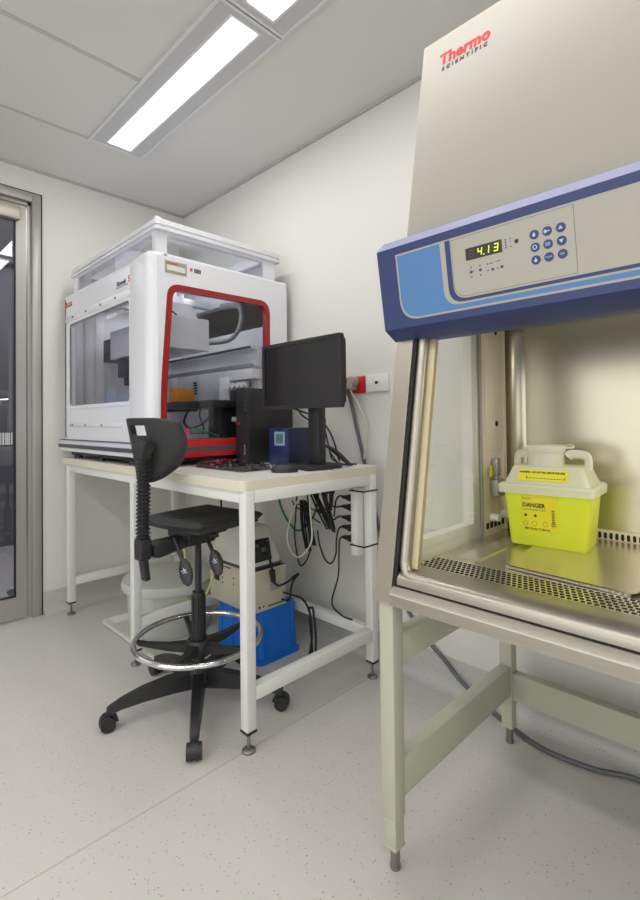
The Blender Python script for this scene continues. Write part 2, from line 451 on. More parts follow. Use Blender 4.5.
# ------------------------------------------------------------------ door
d = thing('door_1', None, None, (WX, .4, 0), kind='structure')
X = WX
m = MB()
m.box(X - .08, X + .012, DY1 - .056, DY1 - .008, 0, DZ - .008, .002)
m.box(X - .08, X + .012, DY0 + .008, DY0 + .056, 0, DZ - .008, .002)
m.box(X - .08, X + .012, DY0 + .056, DY1 - .056, DZ - .06, DZ - .008, .002)
build('door_frame', m, 'alu', d)
m = MB()
m.box(X - .02, X + .004, DY1 - .008, DY1, 0, DZ, 0); m.box(X - .02, X + .004, DY0, DY0 + .008, 0, DZ); m.box(X - .02, X + .004, DY0, DY1, DZ - .008, DZ)
build('frame_seal', m, 'black', d)
m = MB(); ls, lt = DY1 - .085, DZ - .09
m.box(X - .06, X - .018, DY1 - .075, DY1 - .056, 0, DZ - .06); m.box(X - .06, X - .018, DY0 + .056, DY1 - .056, DZ - .08, DZ - .06)
build('door_stop', m, 'alu', d)
m = MB(); R = lambda a, b, c, e, x: [(x, a, c), (x, b, c), (x, b, e), (x, a, e)]
m.ring(R(DY0 + .07, ls, .012, lt, X - .045), R(DY0 + .13, .776, .142, 2.36, X - .045), (.035, 0, 0))
build('door_leaf', m, 'alu', d)
m = MB(); m.ring(R(DY0 + .128, .778, .14, 2.362, X - .012), R(DY0 + .138, .768, .150, 2.352, X - .012), (.006, 0, 0))
build('glazing_seal', m, 'black', d)
m = MB(); m.box(X - .028, X - .022, DY0 + .13, .776, .142, 2.36); build('glass_pane', m, 'doorglass', d)
m = MB()
y = .765
random.seed(3)
while y > .1:
    w = random.choice((.003, .005, .008)); m.box(X - .0215, X - .021, y - w, y, 1.03, 1.10); y -= w + random.choice((.002, .004))
build('frosted_band', m, 'frost', d)
m = MB(); m.box(X - .008, X + .035, .30, .793, 2.352, 2.432, .006); m.box(X - .005, X + .02, .55, .66, 2.47, 2.49, .002); build('door_closer', m, 'steelw', d)
m = MB(); m.cyl((X - .02, .752, .172), (X + .01, .752, .172), .018, .014); build('glass_stud', m, 'stripe', d)

# ------------------------------------------------------------------ table
TX0, TX1, TY0, TY1, TZ = -3.245, -1.388, 1.008, 1.768, .943
t = thing('laboratory_bench', 'long white steel-framed bench with cream-edged top carrying the machine and computer', 'table', ((TX0 + TX1) / 2, 1.39, 0))
m = MB(); o2 = rrect(TX0, TX1, TY0, TY1, .025, 4)
m.m(1).prism([(x, y, TZ - .037) for x, y in o2], (0, 0, .035)); m.m(0).prism([(x, y, TZ - .002) for x, y in o2], (0, 0, .002))
build('tabletop', m, ['laminate', 'cream_edge'], t)
legs = [(x, y) for x in (-3.195, -2.31, -1.425) for y in (1.02, 1.705)]
for (x, y) in legs:
    m = MB(); m.box(x, x + .04, y, y + .04, .075, .906, .003)
    lg = build('leg', m, 'white', t)
    m = MB(); m.box(x - .001, x + .041, y - .001, y + .041, .068, .0765); build('end_cap', m, 'black', lg)
    m = MB(); m.cyl((x + .02, y + .02, .012), (x + .02, y + .02, .07), .006); m.lathe([(0, 0), (.024, 0), (.024, .006), (.016, .013), (0, .016)], (x + .02, y + .02, 0), seg=24)
    build('levelling_foot', m, 'steel', lg)
for x in (-3.195, -2.31, -1.425):
    m = MB(); m.box(x, x + .04, 1.06, 1.705, .175, .222, .003); build('side_rail', m, 'white', t)
    m = MB(); m.box(x, x + .04, 1.06, 1.705, .862, .906, .003); build('top_rail', m, 'white', t)
m = MB(); m.box(-3.155, -1.425, 1.707, 1.743, .175, .222, .003); build('back_rail', m, 'white', t)
for y in (1.022, 1.707):
    for a, b in ((-3.155, -2.31), (-2.27, -1.425)):
        m = MB(); m.box(a, b, y, y + .036, .862, .906, .003); build('apron_rail', m, 'white', t)

# ------------------------------------------------------------------ enclosed liquid-handling machine
t = thing('liquid_handling_machine', 'large white enclosed laboratory robot with red-framed window standing on the bench', 'machine', (-2.65, 1.4, TZ))
X0, X1, Y0, Y1, ZB, ZT = -3.245, -2.075, 1.03, 1.825, .985, 1.93
m = MB()
for x in (-3.1, -2.75, -2.35, -2.15):
    for y in (1.06, 1.75): m.lathe([(0, 0), (.022, 0), (.022, .018), (.014, .026), (.014, .05), (0, .05)], (x, y, TZ), seg=16)
m.box(-3.19, -2.12, 1.05, 1.78, .962, .99)
build('foot', m, 'blackp', t)
m = MB()
prof = rpoly([(1.0, .985), (1.83, .985), (1.83, 1.06), (1.012, 1.06)], [.012, .01, .005, .012])
m.prism([(X0 - .005, y, z) for y, z in prof], (X1 - X0 - .005, 0, 0))
build('base', m, 'plastic', t)
m = MB(); m.box(X0 - .008, -2.13, .9955, 1.02, 1.008, 1.028); m.box(X0 - .008, -2.13, 1.0, 1.02, 1.052, 1.057); m.box(X0 - .0085, X0, 1.0, 1.82, 1.008, 1.028)
build('stripe', m, 'stripe', t)
m = MB(); m.m(0).box(-2.09, -2.048, 1.06, 1.79, .985, 1.066, .004); m.m(1).box(-2.06, -2.0465, 1.061, 1.789, 1.012, 1.034)
build('red_apron', m, ['red', 'stripe'], t)
# front (left in photo) panel with long window
def pz(pts, y): return [(x, y, z) for x, z in pts]
outer = rrect(X0, X1 - .05, 1.06, ZT - .022, .01)
win = rpoly([(-3.15, 1.255), (-2.315, 1.255), (-2.315, 1.745), (-3.15, 1.745)], .02)
m = MB(); m.ring(pz(outer, Y0), pz(win, Y0), (0, .03, 0))
m.box(-3.15, -2.40, 1.021, 1.031, 1.13, 1.15, .004)      # grab ledge
m.box(-3.215, -2.305, 1.022, 1.031, 1.762, 1.80, .004)
build('front_panel', m, 'plastic', t)
m = MB(); m.ring(pz(rrect(-3.175, -2.30, 1.235, 1.762, .02), 1.024), pz(win, 1.024), (0, .012, 0)); build('window_frame', m, 'plastic', t)
m = MB(); m.box(-3.19, -2.31, 1.034, 1.038, 1.25, 1.75); build('window_pane', m, 'smoke', t)
for x, z in ((-3.08, 1.782), (-2.87, 1.782), (-2.66, 1.782), (-2.47, 1.782), (-3.09, 1.14), (-2.88, 1.14), (-2.65, 1.14)):
    m = MB(); m.cyl((x, 1.018, z), (x, 1.024, z), .006, seg=10); build('screw', m, 'stripe', t)
# rounded corner column and roll-top edges
m = MB()
def qr(cx, cy, r, a0, a1, k=8): return [(cx + r * math.cos(math.radians(a0 + (a1 - a0) * i / k)), cy + r * math.sin(math.radians(a0 + (a1 - a0) * i / k))) for i in range(k + 1)]
col = [(-2.295, 1.07), (-2.295, 1.022)] + [(-2.27, 1.012)] + qr(X1 - .055, 1.012 + .055, .055, -90, 0) + [(X1, 1.084), (X1 - .045, 1.084), (X1 - .06, 1.07)]
secs = []
for z, s_, q in ((1.055, .010, 0), (1.30, .004, 0), (1.5, 0, 0), (1.80, 0, 0), (1.896, 0, 0), (1.917, -.004, .003), (1.933, -.013, .012), (1.942, -.028, .030)):
    secs.append([(x - (q if x > X1 - .03 else 0), y - s_ if y < 1.06 else y, z) for x, y in col])
m.loft(secs); build('corner_column', m, 'plastic', t)
# window wall facing the room's right: opening with red trim
def px(pts, x): return [(x, y, z) for y, z in pts]
outer = rpoly([(1.10, 1.062), (Y1, 1.062), (Y1, ZT), (1.10, ZT)], [.005, .005, .05, .005])
opn = rpoly([(1.060, 1.067), (1.700, 1.067), (1.700, 1.802), (1.100, 1.792), (1.062, 1.30)], [.004, .004, .07, .06, .1], 8)
opn2 = rpoly([(1.090, 1.068), (1.676, 1.068), (1.676, 1.776), (1.126, 1.765), (1.092, 1.30)], [.004, .004, .055, .045, .1], 8)
outer2 = rpoly([(1.0505, 1.062), (Y1, 1.062), (Y1, ZT - .018), (1.0505, ZT - .018)], [.005, .005, .04, .001])
m = MB(); m.ring(px(outer2, X1 - .022), px(opn, X1 - .022), (.0225, 0, 0))
build('side_panel', m, 'plastic', t)
m = MB(); m.ring(px(opn, X1 - .03), px(opn2, X1 - .03), (.034, 0, 0)); build('red_trim', m, 'darkred', t)
m = MB(); m.prism(px([(a, b) for a, b in opn2], X1 - .015), (.003, 0, 0)); build('side_pane', m, 'clear', t)
# top rolled rim
m = MB()
m.prism([(X0, y, z) for y, z in [(1.057, 1.912), (1.03, 1.907)] + [(1.03 + .027 - .027 * math.cos(a), 1.907 + .035 * math.sin(a)) for a in (.3, .6, .9, 1.2, 1.57)]], (X1 - X0 - .05, 0, 0))
m.box(X0, X0 + .03, 1.03, Y1, 1.06, 1.928, .006)
m.box(X0, X1, Y1 - .03, Y1, 1.70, 1.928, .004)
m.tube([(X1 - .0175, 1.10, 1.913), (X1 - .0175, 1.80, 1.913)], .0185, 18)
m.box(-2.13, X1 - .0175, 1.10, 1.80, 1.925, 1.931)
build('top_rim', m, 'plastic', t)
m = MB(); m.box(X0 + .03, X1 - .025, Y1 - .03, Y1 - .012, 1.06, 1.92); build('rear_panel', m, 'silver', t)
m = MB(); m.box(X0 + .03, X1 - .025, 1.06, 1.79, 1.055, 1.066); build('deck', m, 'silver', t)
m = MB()
for k in range(26): m.box(X0 - .002, X0 + .001, 1.10, 1.14, 1.40 + k * .016, 1.408 + k * .016)
build('vent', m, 'stripe', t)
# upper housing and lid
ux0, ux1, uy0, uy1 = -3.165, -2.105, 1.058, 1.765
m = MB(); m.ring(pz([(ux0, 1.90), (ux1, 1.90), (ux1, 2.04), (ux0, 2.04)], uy0), pz(rpoly([(ux0 + .06, 1.915), (ux1 - .035, 1.915), (ux1 - .035, 2.028), (ux0 + .06, 2.028)], .012), uy0), (0, .015, 0))
m.ring(px([(uy0 + .0152, 1.90), (uy1, 1.90), (uy1, 2.04), (uy0 + .0152, 2.04)], ux1 - .0152), px(rpoly([(uy0 + .055, 1.915), (uy1 - .08, 1.915), (uy1 - .08, 2.026), (uy0 + .055, 2.026)], .018), ux1 - .015), (.015, 0, 0))
m.box(ux0, ux0 + .015, uy0 + .0152, uy1, 1.90, 2.04); m.box(ux0 + .0152, ux1 - .0155, uy1 - .015, uy1, 1.90, 2.04)
build('upper_housing', m, 'plastic', t)
m = MB(); m.box(ux0 + .05, ux1 - .03, uy0 + .006, uy0 + .009, 1.905, 2.03); m.box(ux1 - .009, ux1 - .006, uy0 + .05, uy1 - .07, 1.905, 2.03)
build('upper_pane', m, 'clear', t)
lo = rrect(-3.18, -2.078, 1.042, 1.79, .02)
li = rrect(-3.10, -2.16, 1.12, 1.71, .02)
m = MB()
m.ring([(x, y, 2.036) for x, y in lo], [(x, y, 2.036) for x, y in li], (0, 0, .012))
lo2 = rrect(-3.17, -2.088, 1.052, 1.78, .02)
m.ring([(x, y, 2.048) for x, y in lo2], [(x, y, 2.048) for x, y in li], (0, 0, .012))
lo3 = rrect(-3.178, -2.080, 1.044, 1.788, .02)
m.ring([(x, y, 2.060) for x, y in lo3], [(x, y, 2.060) for x, y in li], (0, 0, .020))
lo4 = rrect(-3.165, -2.095, 1.058, 1.775, .02)
m.ring([(x, y, 2.080) for x, y in lo4], [(x, y, 2.080) for x, y in li], (0, 0, .010))
m.box(-2.115, -2.085, 1.048, 1.078, 2.075, 2.096, .008)
build('lid', m, 'plastic', t)
m = MB(); m.box(-3.11, -2.15, 1.11, 1.72, 2.06, 2.066); build('lid_pane', m, 'clear', t)
# inside: rail, pod, cable chain
m = MB(); m.prism([(X0 + .04, y, z) for y, z in ((1.62, 1.45), (1.66, 1.45), (1.66, 1.56), (1.60, 1.56), (1.60, 1.545), (1.64, 1.54), (1.635, 1.47), (1.60, 1.465))], (1.10, 0, 0))
m.box(X0 + .04, X1 - .04, 1.60, 1.68, 1.545, 1.557)
build('gantry_rail', m, 'plastic2', t)
m = MB(); m.box(X0 + .04, X1 - .04, 1.12, 1.20, 1.86, 1.905, .004); m.box(X0 + .04, X1 - .04, 1.73, 1.79, 1.87, 1.90, .006); m.cyl((-2.8, 1.35, 1.86), (-2.12, 1.35, 1.86), .018); m.box(-2.72, -2.66, 1.15, 1.70, 1.86, 1.90, .004)
build('overhead_beam', m, 'plastic2', t)
m = MB(); m.box(-2.98, -2.28, 1.20, 1.45, 1.530, 1.70, .006)
m.prism([(-2.70, y, z) for y, z in ((1.22, 1.70), (1.42, 1.70), (1.38, 1.78), (1.26, 1.78))], (.36, 0, 0))
m.box(-2.62, -2.42, 1.26, 1.38, 1.77, 1.86, .004)
pod = build('pipetting_pod', m, 'plastic', t)
m = MB()
m.box(-2.92, -2.72, 1.22, 1.40, 1.42, 1.530, .006); m.box(-2.88, -2.76, 1.24, 1.36, 1.37, 1.42, .006)
m.tube([(-2.86, 1.25, 1.38), (-2.80, 1.24, 1.37), (-2.75, 1.24, 1.34), (-2.73, 1.26, 1.30)], .005)
build('gripper', m, 'blackp', t)
m = MB(); m.box(-3.14, -2.981, 1.22, 1.42, 1.53, 1.67, .008); build('side_pod', m, 'blackp', t)
m = MB(); m.cyl((-2.42, 1.23, 1.725), (-2.40, 1.19, 1.725), .018); m.tube([(-2.4, 1.22, 1.72), (-2.33, 1.24, 1.73), (-2.30, 1.27, 1.705)], .004)
build('cable_clamp', m, 'blackp', t)
m = MB(); m.tube([(-2.42, 1.52, 1.60), (-2.26, 1.56, 1.60), (-2.22, 1.60, 1.66), (-2.22, 1.62, 1.74), (-2.26, 1.62, 1.80), (-2.42, 1.62, 1.82)], .018, 8, flat=.7)
build('cable_chain', m, 'stripe', t)
# wash / syringe station at the back, black labware stage
m = MB(); m.box(-2.36, -2.12, 1.66, 1.70, 1.10, 1.43, .004); m.box(-2.36, -2.11, 1.60, 1.70, 1.38, 1.435, .004)
m.box(-2.36, -2.32, 1.56, 1.70, 1.10, 1.40, .003)
for k in range(4): m.cyl((-2.31 + k * .045, 1.60, 1.35), (-2.31 + k * .045, 1.585, 1.35), .016)
syr = build('syringe_bracket', m, 'plastic', t)
m = MB()
for k in range(4): m.cyl((-2.31 + k * .045, 1.625, 1.17), (-2.31 + k * .045, 1.625, 1.37), .013, seg=14); m.cyl((-2.31 + k * .045, 1.615, 1.28), (-2.31 + k * .045, 1.615, 1.36), .018, seg=14)
build('syringe', m, 'tap', syr)
m = MB(); m.box(-2.62, -2.12, 1.36, 1.58, 1.222, 1.262, .004); m.box(-2.30, -2.18, 1.45, 1.56, 1.066, 1.225, .006); m.box(-2.21, -2.11, 1.53, 1.59, 1.07, 1.32, .004)
m.tube([(-2.38, 1.38, 1.22), (-2.36, 1.34, 1.15), (-2.28, 1.34, 1.12), (-2.20, 1.37, 1.15), (-2.18, 1.40, 1.21)], .006)
m.tube([(-2.26, 1.38, 1.22), (-2.22, 1.35, 1.18), (-2.2, 1.36, 1.13), (-2.24, 1.38, 1.09)], .004)
m.box(-3.1, -2.62, 1.36, 1.58, 1.215, 1.25, .004)
build('labware_stage', m, 'blackp', t)
m = MB(); m.box(-3.2, -2.45, 1.775, 1.79, 1.08, 1.50, .004)
for k in range(5): m.m(1).box(-2.99, -2.95, 1.768, 1.776, 1.34 + k * .018, 1.35 + k * .018)
m.m(0); build('control_plate', m, ['silver', 'ink'], t)
# markings
m = MB(); m.box(X1 + .0003, X1 + .0035, 1.085, 1.197, 1.840, 1.896, .001)
cd = build('asset_card', m, 'graycard', t)
m = MB(); m.box(X1 + .0035, X1 + .0038, 1.096, 1.188, 1.852, 1.876); build('card_paper', m, 'paper', cd)
text('lettering', 'BECKMAN', .013, 'redink', (X1 + .004, 1.092, 1.881), (0, 1, 0), (0, 0, 1), cd, off=.0003)
m = MB(); m.cyl((X1, 1.222, 1.877), (X1 + .0015, 1.222, 1.877), .008, seg=14); 
for k in range(5): m.m(1).box(X1 + .0003, X1 + .0012, 1.238 + k * .0075, 1.2435 + k * .0075, 1.866, 1.886)
m.m(0); build('badge', m, ['orink', 'ink'], t)
text('lettering', 'Biomek', .036, 'ink', (-2.47, 1.0295, 1.838), (1, 0, 0), (0, 0, 1), t, off=.0008)
text('lettering', '5', .042, 'redink', (-2.338, 1.0295, 1.838), (1, 0, 0), (0, 0, 1), t, off=.0012)
m = MB(); m.box(-2.475, -2.335, 1.029, 1.0305, 1.828, 1.831); build('underline', m, 'ink', t)
m = MB(); m.ring(pz([(-3.213 + .018 * math.cos(a * .5236), 1.872 + .018 * math.sin(a * .5236)) for a in range(12)], 1.0288), pz([(-3.213 + .011 * math.cos(a * .5236), 1.872 + .011 * math.sin(a * .5236)) for a in range(12)], 1.0288), (0, .001, 0)); m.prism(pz([(-3.22, 1.862), (-3.206, 1.866), (-3.203, 1.884), (-3.216, 1.879)], 1.0284), (0, .001, 0)); build('emblem', m, 'orink', t)
text('lettering', 'BECKMAN', .017, 'orink', (-3.19, 1.0295, 1.873), (1, 0, 0), (0, 0, 1), t, off=.0004)
text('lettering', 'COULTER', .017, 'ink', (-3.19, 1.0295, 1.857), (1, 0, 0), (0, 0, 1), t, off=.0004)

# labware inside the machine
m = MB(); m.prism([(-2.545, y, z) for y, z in ((1.35, 1.263), (1.465, 1.263), (1.46, 1.338), (1.355, 1.338))], (.085, 0, 0), bev=.003)
tb = single('tip_box', m, 'orange', 'small orange tip box on the black stage inside the machine', 'box', loc=(-2.42, 1.44, 1.263))
m = MB(); m.box(-2.31, -2.15, 1.14, 1.25, 1.067, 1.115, .003); m.box(-2.30, -2.16, 1.15, 1.24, 1.115, 1.124, .002)
single('reagent_box', m, 'pink', 'bright pink box low inside the machine just behind the stool backrest', 'box', loc=(-2.23, 1.19, 1.067))
m = MB(); m.box(-2.24, -2.12, 1.28, 1.40, 1.067, 1.095, .003)
single('clear_tray', m, 'clear', 'shallow clear tray on the machine deck beside the pink box', 'tray', loc=(-2.18, 1.34, 1.067))
m = MB(); m.tube([(-2.18, 1.26, 1.115), (-2.16, 1.30, 1.112), (-2.14, 1.34, 1.100), (-2.125, 1.38, 1.086), (-2.12, 1.40, 1.072)], .004)
single('green_lead', m, 'greencable', 'short bright green lead lying on the machine deck', 'cable', loc=(-2.13, 1.4, 1.07))
m = MB(); m.tube([(-2.15, 1.53, 1.16), (-2.13, 1.57, 1.15), (-2.105, 1.62, 1.14)], .008); m.cyl((-2.165, 1.51, 1.163), (-2.145, 1.535, 1.16), .014)
single('white_connector', m, 'socket', 'white cable connector inside the machine beside the computer tower', 'connector', loc=(-2.13, 1.57, 1.14))

# ------------------------------------------------------------------ computer things on the table
t = thing('computer_tower', 'slim black upright computer tower beside the machine', 'computer', (-2.0, 1.6, TZ))
a, b, c_, e, zt = -2.035, -1.937, 1.445, 1.74, 1.314
m = MB(); m.box(a, b, c_ + .012, e, TZ, zt, .003)
build('case', m, 'blackp', t)
m = MB(); m.box(a - .001, b + .001, c_, c_ + .014, TZ + .002, zt + .002, .004); m.box(a + .018, a + .06, c_ - .002, c_ + .001, 1.20, 1.31, .001)
m.box(b - .03, b - .004, c_ - .0015, c_ + .001, 1.19, 1.315, .001)
build('front_bezel', m, 'blackp', t)
m = MB()
for k in range(3): m.cyl((b - .018, c_ - .003, 1.205 + k * .025), (b - .018, c_, 1.205 + k * .025), .004, seg=10)
build('port', m, 'greycable', t)
m = MB(); m.box(a + .012, a + .034, c_ - .004, c_, 1.135, 1.146, .001); build('red_tab', m, 'red', t)
text('lettering', 'lenovo', .019, 'bandgrey', (b - .022, c_ - .0008, .985), (0, 0, 1), (-1, 0, 0), t, off=.0003)

t = thing('controller_box', 'small navy benchtop controller with pale blue framed display behind the monitor stand', 'device', (-1.76, 1.6, TZ))
m = MB(); m.box(-1.838, -1.695, 1.50, 1.70, TZ, 1.117, .004); build('housing', m, 'navy', t)
m = MB(); m.box(-1.837, -1.697, 1.496, 1.501, TZ + .003, 1.114, .002); build('face', m, 'navy2', t)
m = MB(); m.box(-1.795, -1.722, 1.493, 1.497, 1.035, 1.100, .001); bz = build('display_bezel', m, 'cyan', t)
m = MB(); m.box(-1.782, -1.734, 1.4915, 1.4932, 1.046, 1.089); build('display', m, 'lcd', bz)

t = thing('computer_monitor', 'black flat computer monitor switched off on a black stand', 'monitor', (-1.53, 1.52, TZ))
mx0, mx1, my = -1.79, -1.295, 1.42
tilt = .0
m = MB()
m.ring(pz(rrect(mx0, mx1, 1.202, 1.497, .006), my), pz([(mx0 + .017, 1.220), (mx1 - .017, 1.220), (mx1 - .017, 1.482), (mx0 + .017, 1.482)], my), (0, .018, 0))
build('bezel', m, 'blackp', t)
m = MB(); m.box(mx0 + .015, mx1 - .015, my + .004, my + .008, 1.218, 1.484); build('screen', m, 'screen', t)
m = MB(); m.prism([(mx0 + .004, y, z) for y, z in ((my + .016, 1.205), (my + .016, 1.494), (my + .034, 1.47), (my + .034, 1.23))], (mx1 - mx0 - .008, 0, 0))
m.box(-1.63, -1.40, my + .03, my + .06, 1.26, 1.42, .006)
build('back_shell', m, 'blackp', t)
m = MB(); m.box(-1.547, -1.477, my + .055, my + .10, .955, 1.38, .008); m.box(-1.535, -1.49, my + .04, my + .06, 1.28, 1.38, .004)
build('stand_column', m, 'blackp', t)
m = MB(); m.prism([(x, y, TZ) for x, y in rpoly([(-1.70, 1.43), (-1.45, 1.385), (-1.43, 1.60), (-1.64, 1.63)], .06, 8)], (0, 0, .018), bev=.005)
build('stand_base', m, 'blackp', t)

# keyboard with clear film
kx0, kx1, ky0, ky1 = -1.99, -1.63, 1.185, 1.335
t = thing('computer_keyboard', 'black keyboard under crumpled clear film at the table front', 'keyboard', (-1.81, 1.28, TZ))
m = MB(); m.prism([(kx0, y, z) for y, z in ((ky0, TZ + .002), (ky1, TZ + .002), (ky1, TZ + .020), (ky0, TZ + .010))], (kx1 - kx0, 0, 0), bev=.002)
build('base', m, 'blackp', t)
m = MB()
for r in range(6):
    n = 19; y = ky0 + .012 + r * .0225
    for k in range(n):
        x = kx0 + .008 + k * .0188
        zz = TZ + .011 + (y - ky0) / (ky1 - ky0) * .010
        m.box(x, x + .0155, y, y + .0175, zz, zz + .006)
build('keys', m, 'blackg', t)
m = MB(); nx, ny = 34, 16; g = []
for i in range(nx + 1):
    row = []
    for j in range(ny + 1):
        x = kx0 - .012 + (kx1 - kx0 + .035) * i / nx; y = ky0 - .012 + (ky1 - ky0 + .03) * j / ny
        e_ = min(i, nx - i, j, ny - j)
        z = TZ + (.001 if e_ == 0 else .012 if e_ == 1 else .0235 + .006 * (y - ky0) / .15) + random.uniform(0, .006)
        row.append(m.bm.verts.new((x + random.uniform(-.004, .004), y + random.uniform(-.004, .004), z)))
    g.append(row)
for i in range(nx):
    for j in range(ny):
        m.bm.faces.new((g[i][j], g[i + 1][j], g[i + 1][j + 1], g[i][j + 1]))
build('plastic_film', m, 'cablewrap', t, angle=15)

m = MB(); m.lathe([(0, .0), (.030, 0), (.033, .010), (.030, .022), (.020, .031), (0, .034)], (0, 0, 0), seg=28, sx=1, sy=1.75)
m.xf(Matrix.Translation((-1.505, 1.305, TZ)) @ Matrix.Rotation(-.75, 4, 'Z'))
t = thing('computer_mouse', 'black computer mouse lying beside the keyboard', 'mouse', (-1.505, 1.305, TZ))
build('shell', m, 'blackp', t)
m = MB(); m.tube([(-1.468, 1.342, TZ + .012), (-1.44, 1.37, TZ + .005), (-1.43, 1.42, TZ + .004), (-1.42, 1.50, TZ + .004)], .0025); build('cord', m, 'cable', t)

# cables behind the monitor
m = MB()
m.tube([(-1.60, 1.47, 1.20), (-1.62, 1.52, 1.17), (-1.58, 1.56, 1.14), (-1.55, 1.55, 1.18), (-1.56, 1.50, 1.20)], .004)
m.tube([(-1.66, 1.48, 1.21), (-1.66, 1.56, 1.19), (-1.60, 1.60, 1.16), (-1.56, 1.64, 1.08), (-1.55, 1.68, .96)], .004)
m.tube([(-1.55, 1.48, 1.21), (-1.55, 1.58, 1.17), (-1.58, 1.62, 1.10), (-1.60, 1.68, .97)], .004)
single('monitor_cables', m, 'cable', 'black cables looping down behind the monitor', 'cable', loc=(-1.57, 1.6, .96))
m = MB()
m.tube([(-1.58, 1.62, 1.035), (-1.54, 1.62, 1.02), (-1.50, 1.625, .995), (-1.47, 1.63, .972), (-1.445, 1.635, .955)], lambda u: .005 + .007 * math.sin(u * 3.1), 10)
m.tube([(-1.57, 1.64, 1.00), (-1.53, 1.65, .955), (-1.49, 1.66, .949), (-1.46, 1.67, .949)], .004)
m.tube([(-1.58, 1.66, .97), (-1.54, 1.68, .949), (-1.50, 1.70, .949), (-1.47, 1.71, .949)], .0035)
single('cable_bundle', m, 'cable', 'thick black cable bundle resting on the bench behind the monitor', 'cable', loc=(-1.45, 1.66, TZ))

# ------------------------------------------------------------------ wall sockets
def plate(name, x0, x1, z0, z1, material, label):
    t = thing(name, label, 'socket', ((x0 + x1) / 2, WY, (z0 + z1) / 2))
    m = MB(); m.box(x0, x1, WY - .012, WY, z0, z1, .003); build('plate', m, material, t); return t
s1 = plate('power_socket', -1.674, -1.546, 1.284, 1.368, 'redp', 'red wall power socket with a white plug in it')
m = MB(); m.box(-1.66, -1.595, WY - .016, WY - .011, 1.302, 1.355, .002); build('insert', m, 'socket', s1)
s2 = plate('data_socket', -1.536, -1.402, 1.287, 1.371, 'socket', 'blank white wall socket plate beside the red one')
m = MB(); m.box(-1.478, -1.461, WY - .0135, WY - .0115, 1.324, 1.337); build('jack', m, 'hole', s2)
t = thing('white_plug', 'white plug and thin white cord hanging from the red wall socket', 'plug', (-1.61, WY - .016, 1.34))
m = MB(); m.cyl((-1.60, WY - .018, 1.34), (-1.60, WY - .055, 1.345), .026, .022); m.box(-1.625, -1.59, WY - .06, WY - .016, 1.30, 1.335, .006); build('plug_body', m, 'tap', t)
m = MB(); m.tube([(-1.615, 1.825, 1.31), (-1.60, 1.835, 1.28), (-1.56, 1.85, 1.20), (-1.525, 1.855, 1.12), (-1.535, 1.855, 1.05), (-1.545, 1.855, .96)], .0045); build('cord', m, 'whitecable', t)
m = MB()
m.tube([(-1.650, 1.84, 1.335), (-1.645, 1.845, 1.30), (-1.635, 1.86, 1.25), (-1.60, 1.862, 1.12), (-1.553, 1.862, .95), (-1.52, 1.862, .82), (-1.475, 1.862, .66), (-1.42, 1.862, .48), (-1.365, 1.86, .37),
        (-1.32, 1.86, .305), (-1.267, 1.86, .243), (-1.20, 1.858, .18), (-1.13, 1.855, .135), (-1.05, 1.850, .075), (-.95, 1.836, .03), (-.86, 1.815, .010), (-.68, 1.745, .010), (-.52, 1.755, .010), (-.40, 1.80, .010), (-.1, 1.82, .010), (.3, 1.80, .010)], .0085)
m.box(-1.668, -1.632, WY - .062, WY - .016, 1.315, 1.355, .006)
single('mains_cord', m, 'greycable', 'long grey mains cord running down the wall and along the floor under the safety cabinet', 'cord', loc=(-1.4, 1.86, .4))

# ------------------------------------------------------------------ under-table: power strip & plugs & cables
t = thing('power_strip', 'white vertical power strip tied to the rear right bench leg', 'power strip', (-1.445, 1.68, .7))
m = MB(); m.box(-1.462, -1.427, 1.655, 1.703, .548, .848, .004); build('strip_body', m, 'socket', t)
m = MB(); 
for z in (.836, .594): m.box(-1.466, -1.383, 1.651, 1.655, z - .003, z + .003); m.box(-1.385, -1.381, 1.651, 1.747, z - .003, z + .003); m.cyl((-1.43, 1.651, z), (-1.44, 1.635, z + .012), .0015, seg=6)
build('cable_tie', m, 'black', t)
zs = (.800, .757, .708, .664, .617)
pcab = [
    [(-1.52, 1.672, .802), (-1.545, 1.672, .80), (-1.565, 1.672, .78), (-1.575, 1.672, .74), (-1.58, 1.672, .70)],
    [(-1.52, 1.672, .757), (-1.55, 1.672, .75), (-1.59, 1.68, .745), (-1.65, 1.69, .76), (-1.69, 1.70, .80)],
    [(-1.52, 1.672, .708), (-1.55, 1.672, .705), (-1.59, 1.672, .68), (-1.62, 1.68, .66), (-1.66, 1.69, .70)],
    [(-1.52, 1.672, .664), (-1.55, 1.672, .65), (-1.565, 1.67, .60), (-1.57, 1.67, .53), (-1.60, 1.67, .480), (-1.64, 1.67, .49), (-1.675, 1.67, .55), (-1.69, 1.67, .62)],
    [(-1.52, 1.672, .617), (-1.545, 1.67, .60), (-1.55, 1.67, .54), (-1.548, 1.66, .43), (-1.575, 1.645, .31), (-1.53, 1.66, .26), (-1.50, 1.70, .235)],
]
names = ['topmost', 'second from the top', 'middle', 'fourth from the top', 'lowest']
for k, z in enumerate(zs):
    p = thing('black_plug', '%s black plug in the vertical power strip' % names[k], 'plug', (-1.48, 1.672, z), group='plugs in the power strip')
    m = MB(); m.prism([(x, 1.66, z + dz) for x, dz in ((-1.463, -.016), (-1.463, .016), (-1.478, .016), (-1.498, .007), (-1.522, .006), (-1.522, -.006), (-1.498, -.009), (-1.478, -.016))], (0, .026, 0), bev=.002)
    build('plug_body', m, 'cable', p)
    m = MB(); m.tube(pcab[k], .004); build('cord', m, 'cable', p)
